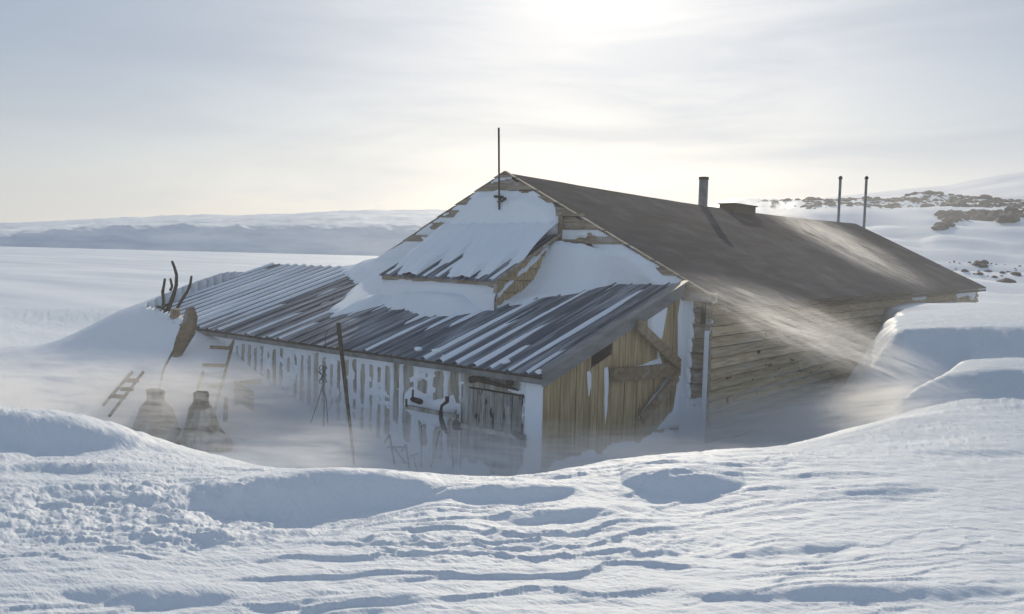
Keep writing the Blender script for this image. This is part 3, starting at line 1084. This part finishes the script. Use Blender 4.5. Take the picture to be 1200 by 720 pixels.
# 2. lean-to roof
en = np.array([0, -RS, 1]) / math.hypot(RS, 1)
ev = np.array([0, 1, RS]) / math.hypot(RS, 1)
sl = -LY * math.hypot(RS, 1)
us = np.arange(LX0 + .0, LX1 - .03, .014)
vs = np.arange(-.08, sl, .03)
U, V = np.meshgrid(us, vs, indexing='ij')
org = np.array([0, LY, LZE])
roofp = lambda p: (p[0], (p[1] - LY) * math.hypot(RS, 1))
A = poly_on([(395, 303), (420, 330), (389, 368), (420, 361), (447, 354), (464, 358), (482, 363), (507, 365), (542, 363), (609, 352), (640, 345), (690, 335), (740, 322), (800, 322), (800, 250), (420, 250)], en, org, roofp)
Cc = poly_on([(575, 400), (600, 388), (690, 372), (640, 400), (640, 432), (590, 425)], en, org, roofp)
n1 = fbm(U * 1.6, V * 1.2, 4)
dA = sdf(U, V, A) + .12 * fbm(U * 3.5, V * .8, 3)
ph = ((U - LX0) / SW) % 1.0
lit = sstep(-6.6, -7.8, U)
wid = .08 + .25 * vnoise(np.floor((U - LX0) / SW) * 7.7, V * .55) + .05 * fbm(U * 9, V * 2.5, 3) + .06 * V / 3 + .22 * lit + .10 * fbm(U * .5, V * .6, 3)
cen = .02 + .05 * vnoise(np.floor((U - LX0) / SW) * 3.1, U * 0 + 5)
dist_ = np.minimum(np.abs(ph - cen - wid * .5), np.abs(ph - 1 - cen - wid * .5))
streak = (wid * .5 - dist_) * SW        # metres inside the streak
Ts = np.clip(streak * .9, -.04, .028) - .004 + .006 * n1
Tr = np.clip(sdf(U, V, Cc) * .06 + .06 * fbm(U * 5, V * .8, 3) - .022, -.05, .02)
T = Ts
up = np.clip(dA, 0, 2)
T = np.maximum(T, np.where(dA > -.12, .03 * sstep(-.12, .05, dA) + .10 * sstep(0, 1.0, up) - .022 * (1 - sstep(-.12, -.02, dA)), -.05))
bank = np.exp(-((sl - V) / .45) ** 2) * .42 * sstep(-6.0, -3.2, U) * (1 - sstep(-1.3, -.5, U))
bank += .12 * np.exp(-((sl - V) / .7) ** 2) * sstep(-7.9, -7.0, U) * (1 - sstep(-5.2, -4.4, U))
bank += .28 * np.exp(-((V - 1.30) / .55) ** 2) * sstep(-5.5, -5.0, U) * (1 - sstep(-3.4, -2.7, U))
T = T + bank * sstep(-.1, .3, dA) * (1 + .25 * n1)
T -= .05 * sstep(LX1 - .10, LX1 - .05, U)
sheet_snow('roof_snow', 'drifted snow streaking the ribs of the low lean-to roof', org + en * -.03, ex, ev, en, us, vs, T)

# 3. porch roof
en2 = np.array([0, -AS, 1]) / math.hypot(AS, 1)
ev2 = np.array([0, 1, AS]) / math.hypot(AS, 1)
us, vs = np.arange(AX0, AX1 + .02, .015), np.arange(-.05, 1.72, .02)
U, V = np.meshgrid(us, vs, indexing='ij')
n1 = fbm(U * 2.5, V * 1.5, 4)
ph = ((AX1 + .03 - U) / SW) % 1.0
cover = sstep(.15, .75, V + .5 * vnoise(np.floor((AX1 + .03 - U) / SW) * 5.3, U * 0) + .15 * n1 + .25 * sstep(-4.3, -5.1, U))
T = -.02 + .035 * sstep(.25, .45, ph) * (1 - sstep(.55, .8, ph)) * .6 + .10 * cover + .10 * sstep(.7, 1.6, V)
sheet_snow('roof_snow', 'smooth snow lying on the small porch roof under the gable', np.array([0, AY, AZE]) + en2 * -.005, ex, ev2, en2, us, vs, T)
# 3b. porch front and side
us, vs = np.arange(AX0, AX1 - .0, .015), np.arange(2.2, AZE - .02, .015)
U, V = np.meshgrid(us, vs, indexing='ij')
n1 = fbm(U * 2.5, V * 7, 4)
T = .075 * sstep(-.12, .10, AZE - .10 - V + .05 * n1 - .12 * sstep(-3.2, -2.8, U) - .06 * sstep(-4.7, -5.1, U)) - .014
sheet_snow('plastered_snow', 'snow plastered over the low front of the small porch', np.array([0, AY - .004, 0]), ex, ez, -ey, us, vs, T)
us, vs = np.arange(AY, -.03, .015), np.arange(2.3, 3.45, .015)
U, V = np.meshgrid(us, vs, indexing='ij')
n1 = fbm(U * 3, V * 3, 4)
line = 2.44 + .62 * (U - AY)
T = .05 * sstep(0, .10, .045 - np.abs(V - line - .05) + .06 * n1) - .02
T = np.maximum(T, .05 * sstep(-.02, .1, lz(U) + .0 - V + .05 * n1) - .02)
T = np.where(V > az_(U) - .08, -.05, T)
sheet_snow('plastered_snow', 'snow caught on the boards of the porch side wall', np.array([AX1 - .02, 0, 0]), ey, ez, ex, us, vs, T)

# 4. lean-to front wall
us, vs = np.arange(LX0 + .1, LX1 + .005, .013), np.arange(.3, LZE - .10, .02)
U, V = np.meshgrid(us, vs, indexing='ij')
n1 = fbm(U * 3, V * 1.2, 4)
n2_ = fbm(U * 6, V * 1.0, 3)
kb = np.where(U < -2.908, (U - (LX0 + .1)) / .168, (U + 2.908) / .27)
pv = np.abs(((kb + .07 * fbm(U * 4, V * 3.5, 3)) % 1.0) - .5) * 2      # 1 at joints
rnd = vnoise(np.floor(kb) * 3.3, U * 0 + 2.2)
topb = sstep(1.56, 1.68, V + .05 * n2_ + .05 * rnd) * (1 - sstep(-3.2, -2.6, U))
botz = np.interp(U, [-10, -7, -5.8, -4.5, -3.4, -2.6, -1.8, -.5], [1.7, 1.34, .84, .68, .60, .55, .35, .3])
bot = sstep(.12, -.10, V - botz + .10 * n2_ + .12 * rnd)
cov = np.where(U < -2.908, .48 + .18 * n1 + .12 * rnd, .34 + .22 * n1) + (.25 * sstep(-6.4, -7.2, U))
strip = (cov * 1.0 - (.36 if True else 0)) * .0
T = .05 * (sstep(1 - cov * 1.35, 1.0, pv) * .8 - .22) + .006 * n1
T = np.maximum(T, .06 * np.maximum(topb, bot) - .012 + .004 * n1)
T = np.maximum(T, .05 * sstep(-7.2, -7.7, U) - .012)
blot = fbm(U * 2.1 + 33, V * 2.6, 5, .62)
T = np.maximum(T, .06 * sstep(.24, .55, blot) - .014)
T = T - .035 * sstep(.2, .5, fbm(U * 3.3 + 60, V * 3.0, 5, .6)) * sstep(1.62, 1.50, V) * sstep(botz, botz + .2, V)
T = T + .010 * fbm(U * 14, V * 9, 3)
# clumps on ledges between the door and the strips
clump = poly_on([(470, 462), (478, 452), (505, 470), (528, 462), (533, 480), (520, 500), (500, 500), (470, 480)], ey, (0, LY, 0), xz)
T = np.maximum(T, np.clip(sdf(U, V, clump) + .05 * n1, -.05, .05) - .006)
doorz = (U > -1.84) & (U < -.80)
Td = .045 * (sstep(.25, .7, fbm(U * 2.5 + 5, V * 2.5, 4) + .35 * sstep(.9, .5, V)) - .4)
Td = np.maximum(Td, .05 * sstep(.03, .0, np.abs(V - 1.53)) * sstep(-.2, .2, n1) - .012)
T = np.where(doorz, Td, T)
colr = sstep(-.86, -.80, U + .03 * n1)
T = np.maximum(T, .05 * colr - .012 - .04 * sstep(LX1 - .03, LX1, U) * 0)
sheet_snow('plastered_snow', 'frost and snow plastered on the front wall of the lean-to', np.array([0, LY + .052, 0]), ex, ez, -ey, us, vs, T)

# 5. lean-to end wall
us, vs = np.arange(LY + .0, -.04, .014), np.arange(.4, 2.72, .014)
U, V = np.meshgrid(us, vs, indexing='ij')
n1 = fbm(U * 3, V * 2, 4)
yz = lambda p: (p[1], p[2])
pl = lambda pts: poly_on(pts, ex, (LX1, 0, 0), yz)
S1 = pl([(800, 345), (812, 345), (812, 500), (770, 505), (790, 480), (797, 440), (796, 420), (796, 370)])
S2 = pl([(761, 370), (784, 354), (778, 395), (774, 405), (762, 392)])
S3 = pl([(745, 432), (772, 420), (772, 395), (777, 425), (796, 428), (720, 436)])
S4 = pl([(783, 442), (794, 442), (756, 488), (746, 495)])
S5 = pl([(710, 432), (715, 430), (714, 480), (712, 500)])
S6 = pl([(690, 436), (695, 434), (695, 450), (693, 475)])
d = np.max([sdf(U, V, s_) for s_ in (S1, S2, S3, S4)], 0)
d5 = np.max([sdf(U, V, s_) for s_ in (S5, S6)], 0) - .006
T = np.clip(np.maximum(d, d5) * 1.0 + .02 * n1, -.05, .05) - .004
T = np.maximum(T, .06 * sstep(.1, -.1, V - .72 - .15 * n1) - .02)
T = np.where(V > lz(U) - .10, -.05, T)
sheet_snow('plastered_snow', 'snow caught round the diagonal braces of the brown end wall', np.array([LX1 - .03, 0, 0]), ey, ez, ex, us, vs, T)

# 6. corner strip of the gable below the lean-to
us, vs = np.arange(-.50, -.07, .01), np.arange(.4, 2.55, .012)
U, V = np.meshgrid(us, vs, indexing='ij')
ph = ((V - .3) / .215) % 1
edge = -.40 + .05 * (1 - ph) + .012 * fbm(U * 5, V * 4, 3)
T = .035 * sstep(.01, -.02, U - edge) - .012
T = np.maximum(T, .075 * sstep(-.175, -.155, U) * sstep(2.2, 2.1, V) - .02)
T = np.maximum(T, .045 * sstep(.1, -.1, V - 1.15 - .1 * fbm(U * 6, V * 3, 3) + .15 * np.sin(ph * 3.14)) - .012)
sheet_snow('plastered_snow', 'narrow snow strip beside the stepped board ends at the hut corner', np.array([0, -.045, 0]), ex, ez, -ey, us, vs, T)

# 7. long wall: snow lying on the laps of lower boards
us, vs = np.arange(.1, 17.9, .04), np.arange(.3, 2.5, .012)
U, V = np.meshgrid(us, vs, indexing='ij')
ph = ((V - .25) / .15) % 1
n1 = fbm(U * .8, V * 3, 4)
low = sstep(.35, -.15, V - (.95 + .13 * np.clip(U, 0, 6)) + .2 * n1)
T = -.03 + .042 * low * sstep(.70, 1.0, ph) * (1 + .5 * n1)
hi_ = sstep(9.5, 12, U) * sstep(2.1, 2.35, V + .15 * fbm(U * .9, V, 3))
T = np.maximum(T, -.03 + .06 * hi_ * sstep(-.1, .3, fbm(U * .8 + 7, V * .5, 3) + .1))
sheet_snow('plastered_snow', 'snow caught on the board laps of the long side wall', np.array([-.085, 0, 0]), ey, ez, ex, us, vs, T)

# ------------------------------------------------------------------ loose things round the hut
def pole_thing(name, pts, rs, ma, label, cat, group=None, n=8):
    o = MB().tube(pts, rs, n).build(name, ma, smooth=True)
    return tag(o, label, cat, group)


# weather vane rod on the gable
wv = empty('mast', hit(585, 245, 1, -.16), 'thin dark mast with a small cross fitting standing in front of the gable peak', 'mast')
p0, p1 = hit(585, 246, 1, -.16), hit(584.5, 150, 1, -.16)
MB().tube([p0, p1], .017, 8).build('rod', M_IRON, wv)
c0 = hit(585, 231, 1, -.16)
MB().tube([c0 + [-.09, -.02, 0.01], c0 + [.07, .02, -.005]], .024, 6).build('crosspiece', M_IRON, wv)
MB().tube([c0 + [-.03, 0, -.08], c0 + [.09, -.03, -.07], c0 + [.17, -.04, -.03]], [.015, .02, .026], 6).build('arm', M_IRON, wv)
MB().beam(c0 + [0, .16, -.04], c0 + [0, .0, -.04], .03, .05).build('bracket', M_IRON, wv)

# curved branch like sticks at the left end of the lean-to roof
def curve_px(pts, y):
    return [hit(a, b, 1, y) for a, b in pts]


K8 = 140 / 916.0
def zc(l):   # coordinates read off a magnified crop
    return [(150 + a * K8, 290 + b * K8) for a, b in l]
st = [
    ([(265, 540), (310, 470), (345, 380), (370, 290), (372, 210), (355, 150), (338, 108)], [.05, .05, .045, .04, .033, .03, .028], 'tallest of the curved dark timbers at the left end of the low roof', -3.0),
    ([(375, 470), (415, 400), (455, 340), (478, 280), (487, 220)], [.035, .035, .032, .03, .026], 'rightmost curved dark timber bending outward over the low metal roof', -2.7),
    ([(262, 490), (272, 420), (266, 340), (276, 290), (283, 240)], [.035, .03, .035, .03, .026], 'leftmost upright dark timber at the end of the low roof', -3.1),
    ([(325, 330), (338, 300), (325, 240)], [.03, .028, .024], 'short dark prong just left of the tallest curved timber', -3.0),
    ([(222, 455), (262, 462), (300, 440)], [.03, .035, .03], 'short dark timber lying at the foot of the upright ones', -3.1),
]
for pts, rs, lb, y in st:
    P = curve_px(zc(pts), y)
    r_, u_ = [], []
    for i in range(len(P) - 1):
        for t in (0, .5):
            u_.append(P[i] * (1 - t) + P[i + 1] * t)
            r_.append(rs[i] * (1 - t) + rs[i + 1] * t)
    u_.append(P[-1]); r_.append(rs[-1])
    if lb.startswith(('tallest', 'rightmost', 'leftmost')):
        u_.insert(0, u_[0] + np.array([-.03, 0, -.25])); r_.insert(0, r_[0])
    pole_thing('timber', u_, [a * .8 for a in r_], M_DARK, lb, 'timber', 'curved timbers at the end of the low roof')

# tall weathered plank leaning against the buried corner
def plank(ptsL, y0, y1, th, ma, name, label, cat, group=None):
    P = [hit(a, b, 1, y0 + (y1 - y0) * i / (len(ptsL) - 1)) for i, (a, b) in enumerate(ptsL)]
    o = MB().prism([tuple(p) for p in P], (0, th, 0)).build(name, ma)
    return tag(o, label, cat, group)


o_ = plank([(214, 376), (218, 362), (223, 360), (227, 372), (224, 392), (214, 408), (204, 424), (199, 424), (206, 396)], -3.7, -3.9, .07, M_BEAM, 'plank', 'tall brown round-topped plank leaning at the snowed-in corner of the lean-to', 'plank')
pole_thing('stick', [hit(203, 412, 1, -4.0), hit(192, 432, 1, -4.2), hit(185, 462, 1, -4.5)], .018, M_DARK, 'thin dark stick running down from the round-topped plank', 'stick')
MB_ = MB().tube([hit(205, 372, 1, -3.2), hit(206, 362, 1, -3.2)], [.10, .06], 7).build('stump', M_BEAM)
tag(MB_, 'small brown stump beside the curved timbers on the roof end', 'stump')


def lad(name, label, rail1, rail2, rungs, y0, y1, r, ma, cat='sledge'):
    root = empty(name, hit(*rail1[-1], 1, y1), label, cat)
    MB().tube([hit(*rail1[0], 1, y0), hit(*rail1[-1], 1, y1)], r, 6).build('rail', ma, root)
    MB().tube([hit(*rail2[0], 1, y0), hit(*rail2[-1], 1, y1)], r, 6).build('rail', ma, root)
    for (a, b, t) in rungs:
        y = y0 + (y1 - y0) * t
        MB().beam(hit(*a, 1, y - .02), hit(*b, 1, y - .02), .03, r * 2.4).build('rung', ma, root)


lad('wooden_ladder', 'short wooden ladder leaning on the snow bank by the striped front wall', [(274, 398), (252, 480)], [(241, 425), (228, 470)],
    [((247, 407), (270, 408), .12), ((238, 428), (266, 429), .4), ((244, 455), (262, 449), .65)], -3.55, -4.3, .022, M_BEAM, 'ladder')
lad('sledge', 'old wooden sledge standing tilted in blown snow at far left', [(155, 436), (121, 475)], [(168, 436), (128, 488)],
    [((142, 456), (155, 456), .45), ((132, 464), (146, 466), .65), ((148, 446), (162, 446), .25)], -5.2, -5.8, .022, M_BEAM)


# two bell-shaped dark bundles
def bundle(px0, px1, pytop, pybot, neck, y, label):
    c = hit((px0 + px1) / 2, pybot, 1, y)
    sx = (px1 - px0) / 2 * abs(np.dot(c - CAM, W(F_))) / FPX
    h = hit((px0 + px1) / 2, pytop, 1, y)[2] - c[2]
    prof = [(-.5, 1.25), (-.2, 1.14), (0, 1.02), (.2, .86), (.4, .70), (.58, .57), (.70, neck * 1.25), (.76, neck), (.84, neck * .94), (.93, neck), (.97, neck * 1.06), (1.0, neck * .98), (1.001, .01)]
    vs_, f = [], []
    n = 20
    for i, (t, r) in enumerate(prof):
        for k in range(n):
            a = 2 * math.pi * k / n
            rr_ = r * (1 + .26 * float(vnoise(np.array([math.cos(a) * 1.7 + c[0] * 3 + 9]), np.array([math.sin(a) * 1.7 + t * 3 + 9]))[0]))
            sq = 1 / max(abs(math.cos(a)), abs(math.sin(a))) ** .3
            vs_.append((rr_ * sx * math.cos(a) * sq, rr_ * sx * .75 * math.sin(a) * sq, t * h))
    for i in range(len(prof) - 1):
        for k in range(n):
            f.append((i * n + k, i * n + (k + 1) % n, (i + 1) * n + (k + 1) % n, (i + 1) * n + k))
    mb = MB(); mb.v = vs_; mb.f = f
    root = empty('bundle', c, label, 'bundle', 'dark bundles standing in the drift')
    me = mb.mesh('cover', M_CANVAS, True)
    o = link('cover', me, root, tuple(c))
    MB().tube([c + [-neck * sx * .9, -.02, h * .99], c + [neck * sx * .8, .02, h * 1.01], c + [neck * sx * 1.3, 0, h * .93]], .02, 6).build('tie', M_DARK, root)


bundle(150, 214, 457, 508, .32, -5.2, 'left of the two dark humped bundles with a narrow neck, sunk in blown snow')
bundle(207, 266, 460, 510, .31, -5.0, 'right of the two dark humped bundles, the one nearer the ladder')

# crate corner poking out of the bank, stake
c = hit(287, 468, 1, -4.0)
cr_ = empty('crate', c, 'tilted brown crate mostly buried in the bank below the striped wall', 'crate')
for dz in (-.06, .04, .14):
    MB().beam(c + [-.26, 0, dz + .06], c + [.24, -.02, dz - .04], .025, .075).build('slat', M_BEAM, cr_)
MB().beam(c + [-.24, .02, -.12], c + [-.2, .02, .22], .03, .04).build('corner_post', M_DARK, cr_)
MB().beam(c + [-.22, .03, .20], c + [-.14, .36, .20], .03, .07).build('side_slat', M_BEAM, cr_)
pole_thing('stake', [hit(264, 494, 1, -4.4), hit(265, 466, 1, -4.4)], .03, M_DARK, 'short dark stake in the snow left of the buried crate', 'stake')

# leaning pole with a wire loop
pr = empty('leaning_pole', hit(414, 538, 1, -4.1), 'tall thin dark pole leaning in front of the striped lean-to wall', 'pole')
MB().tube([hit(415, 545, 1, -4.1), hit(411, 505, 1, -4.05), hit(404, 445, 1, -4.0), hit(396.5, 379, 1, -3.9)], [.016, .018, .026, .028], 8).build('shaft', M_DARK, pr)
loop = [hit(397 + 8 * math.cos(a) - 8, 398 + 13 * math.sin(a), 1, -3.9) for a in np.linspace(-1.2, 4.2, 16)]
MB().tube(loop, .004, 5).build('wire_loop', M_IRON, pr)

tr = empty('tripod', hit(378, 495, 1, -3.8), 'spindly wire tripod with a tangle on top in front of the striped wall', 'tripod')
top = hit(378, 452, 1, -3.7)
for a, b in ((364, 496), (384, 496), (379, 500)):
    MB().tube([top, (top + hit(a, b, 1, -3.85)) / 2 + [.03, 0, .04], hit(a, b, 1, -3.85)], .008, 5).build('leg', M_IRON, tr)
tan = [top + np.array([.05 * math.sin(3 * t), .03 * math.cos(5 * t), .26 * t / 9 + .03 * math.sin(7 * t)]) for t in np.linspace(0, 9, 60)]
MB().tube(tan, .006, 5).build('wire_tangle', M_IRON, tr)

# metal frame poking out of the snow by the door
K4 = 200 / 1029.0
z4 = lambda a, b: (440 + a * K4, 420 + b * K4)
fr = empty('trestle_frame', hit(465, 545, 1, -3.9), 'broken dark M-shaped frame sticking out of the snow left of the door', 'frame')
for (a, b) in (((85, 462), (115, 640)), ((58, 505), (85, 462)), ((75, 535), (190, 538)), ((110, 540), (182, 632)), ((182, 522), (205, 665)), ((160, 560), (182, 522)), ((215, 590), (255, 575))):
    MB().tube([hit(*z4(*a), 1, -3.9), hit(*z4(*b), 1, -3.95)], .013, 6).build('bar', M_IRON, fr)
for n_i, (a, b, lb) in enumerate([((278, 410), (276, 660), 'upright thin stick between the M-shaped frame and the door'), ((385, 440), (335, 660), 'thin stick slanting down left just left of the door'),
                ((462, 520), (468, 660), 'short faint stick right beside the door edge'), ((232, 600), (250, 680), 'short slanting stick touching the M-shaped frame')]):
    pole_thing('stick', [hit(*z4(*a), 1, -3.6), hit(*z4(*b), 1, -3.8)], .009, M_IRON, lb, 'stick', 'sticks standing in the snow by the door')

# tools hanging on the wall
sh = empty('shelf_beam', hit(*z4(290, 318), 1, -3.35), 'grey frosted beam fixed along the wall left of the door', 'beam')
MB().beam(hit(*z4(185, 292), 1, -3.33), hit(*z4(495, 352), 1, -3.33), .06, .045).build('beam', M_GREY, sh)
MB().tube([hit(*z4(186, 245), 1, -3.38), hit(*z4(186, 292), 1, -3.38)], .014, 6).build('peg', M_IRON, sh)
lamp = empty('lantern', hit(*z4(248, 255), 1, -3.4), 'small dark lantern-like fitting on top of the grey wall beam', 'fitting')
MB().tube([hit(*z4(216, 246), 1, -3.4), hit(*z4(225, 248), 1, -3.4), hit(*z4(270, 262), 1, -3.4), hit(*z4(278, 264), 1, -3.4)], [.022, .034, .038, .03], 8).build('body', M_IRON, lamp)
MB().tube([hit(*z4(226, 190), 1, -3.4), hit(*z4(224, 240), 1, -3.4)], .013, 6).build('handle', M_IRON, lamp)
pole_thing('rope', [hit(*z4(a, b), 1, -3.38) for a, b in ((432, 232), (432, 262), (400, 285), (392, 330), (396, 370), (410, 410), (432, 455))],
           [.03, .024, .018, .022, .028, .034, .015], M_IRON, 'dark bent strap hanging on the wall just left of the door', 'strap')
ic = MB().tube([hit(519, 416, 1, LY - .08), hit(519.3, 426, 1, LY - .08)], [.010, .003], 5).build('icicle', M_PLASTER)
tag(ic, 'single small icicle hanging from the lean-to eave', 'icicle')
for px, py in ():
    pass

# small snow lumps clinging to the eave
for i, (px, py, lb) in enumerate([(490, 409, 'snow lump on the eave edge left of the icicle'), (512, 411, 'snow lump on the eave edge right above the icicle'), (592, 424, 'larger snow lump on the eave edge above the door'), (634, 436, 'snow lump at the right end of the eave')]):
    p = hit(px, py, 1, LY - .06)
    v, f = rock_verts(.055, .5)
    me = bpy.data.meshes.new('snow_lump')
    me.from_pydata([tuple(q) for q in v], [], f)
    me.materials.append(M_PLASTER)
    me.polygons.foreach_set('use_smooth', [True] * len(me.polygons))
    tag(link('snow_lump', me, loc=tuple(p)), lb, 'snow lump', 'snow lumps on the eave')

# ------------------------------------------------------------------ blowing snow and haze
def spindrift(name, label, c, size, rz, ry, dens, lo, hi, nsc=(1.2, 3.5, 3.0), power=1.0, seed=0.0, aniso=.55):
    import bmesh
    bm = bmesh.new()
    bmesh.ops.create_icosphere(bm, subdivisions=3, radius=1)
    me = bpy.data.meshes.new(name)
    bm.to_mesh(me)
    bm.free()
    ma = bpy.data.materials.new('blowing_snow')
    ma.use_nodes = True
    t = ma.node_tree
    t.nodes.clear()
    o = nd(t, 'ShaderNodeOutputMaterial')
    pv_ = nd(t, 'ShaderNodeVolumePrincipled')
    pv_.inputs['Color'].default_value = (1, 1, 1, 1)
    pv_.inputs['Anisotropy'].default_value = aniso
    c_ = nd(t, 'ShaderNodeTexCoord')
    ln = nd(t, 'ShaderNodeVectorMath', operation='LENGTH')
    t.links.new(c_.outputs['Object'], ln.inputs[0])
    fall = nd(t, 'ShaderNodeMapRange', interpolation_type='SMOOTHSTEP')
    fall.inputs['From Min'].default_value = 1.0
    fall.inputs['From Max'].default_value = .15
    t.links.new(ln.outputs['Value'], fall.inputs['Value'])
    mp_ = nd(t, 'ShaderNodeMapping')
    mp_.inputs['Scale'].default_value = nsc
    mp_.inputs['Location'].default_value = (seed, seed * 2, seed * 3)
    t.links.new(c_.outputs['Object'], mp_.inputs[0])
    n_ = nd(t, 'ShaderNodeTexNoise')
    n_.inputs['Scale'].default_value = 1.0
    n_.inputs['Detail'].default_value = 6
    n_.inputs['Roughness'].default_value = .66
    n_.inputs['Distortion'].default_value = 1.5
    t.links.new(mp_.outputs[0], n_.inputs['Vector'])
    mr = nd(t, 'ShaderNodeMapRange')
    mr.inputs['From Min'].default_value = lo
    mr.inputs['From Max'].default_value = hi
    t.links.new(n_.outputs['Fac'], mr.inputs['Value'])
    dn = mth(t, 'MULTIPLY', mth(t, 'MULTIPLY', mr.outputs[0], fall.outputs[0]), dens)
    t.links.new(dn, pv_.inputs['Density'])
    t.links.new(pv_.outputs[0], o.inputs['Volume'])
    me.materials.append(ma)
    ob = link(name, me, loc=c)
    ob.scale = size
    ob.rotation_euler = (0, ry, rz)
    tag(ob, label, 'blowing snow', kind='stuff')
    return ob


R0 = math.radians
vr = math.atan2(VX[1], VX[0])       # direction across the view
spindrift('blowing_snow', 'blown snow swirling along the foot of the lean-to walls', (.3, -4.1, .9), (4.6, 1.3, .62), vr, R0(2), 4.2, .43, .66, (5.5, 6.0, 8.0), seed=1.3)
spindrift('blowing_snow', 'blown snow curling at the base of the long side wall', (1.7, .8, 1.1), (4.2, 1.4, .5), vr + R0(15), R0(-4), 6.2, .42, .68, (3.4, 5.0, 6.0), seed=4.1)
spindrift('blowing_snow', 'sunlit plume of snow blowing off the roof edge past the long wall', tuple(hit(965, 395, 0, 1.6)), (2.2, .8, .42), vr, R0(20), 4.2, .47, .72, (3.6, 5.0, 6.5), seed=7.7)
spindrift('blowing_snow', 'thick blown snow around the sledge and bundles at left', (-6.0, -5.6, .85), (5.8, 1.5, .95), vr, R0(2), 5.4, .44, .70, (7.0, 6.0, 8.0), seed=2.9)
spindrift('blowing_snow', 'snow streaming over the ridge and down the dark roof', (-1.7, 9.9, 3.68), (3.0, 1.2, .34), R0(-12), R0(25), 3.0, .47, .72, (3.2, 5.5, 5.0), seed=5.5)
spindrift('blowing_snow', 'snow dust drifting across the striped front wall', (-4.0, -4.0, 1.1), (3.4, .5, .5), R0(3), R0(4), 3.0, .47, .74, (2.4, 4.0, 7.0), seed=8.8)
spindrift('blowing_snow', 'thin veil of drifting snow in the air all round the hut', (-2, 2, 1.5), (17, 17, 4.2), 0, 0, .016, .2, .8, (4, 4, 5), seed=3.3)
spindrift('blowing_snow', 'faint drift haze hanging over the rocky slope at right', tuple(azpt(1130, 300, 95)), (75, 45, 12), vr, 0, .011, .3, .7, (3, 4, 4), seed=6.3)
hb = MB().box((-2600, -2600, -6), (2600, 2600, 255))
hz_o = hb.mesh('haze', M_VOID)
hz_o.materials.clear()
mh = bpy.data.materials.new('haze_air')
mh.use_nodes = True
t = mh.node_tree
t.nodes.clear()
o = nd(t, 'ShaderNodeOutputMaterial')
pv_ = nd(t, 'ShaderNodeVolumePrincipled')
pv_.inputs['Color'].default_value = (.95, .97, 1, 1)
pv_.inputs['Density'].default_value = .00014
pv_.inputs['Anisotropy'].default_value = .4
t.links.new(pv_.outputs[0], o.inputs['Volume'])
hz_o.materials.append(mh)
tag(link('haze', hz_o), 'pale haze in the cold air over the sea ice and hills', 'haze', kind='stuff')
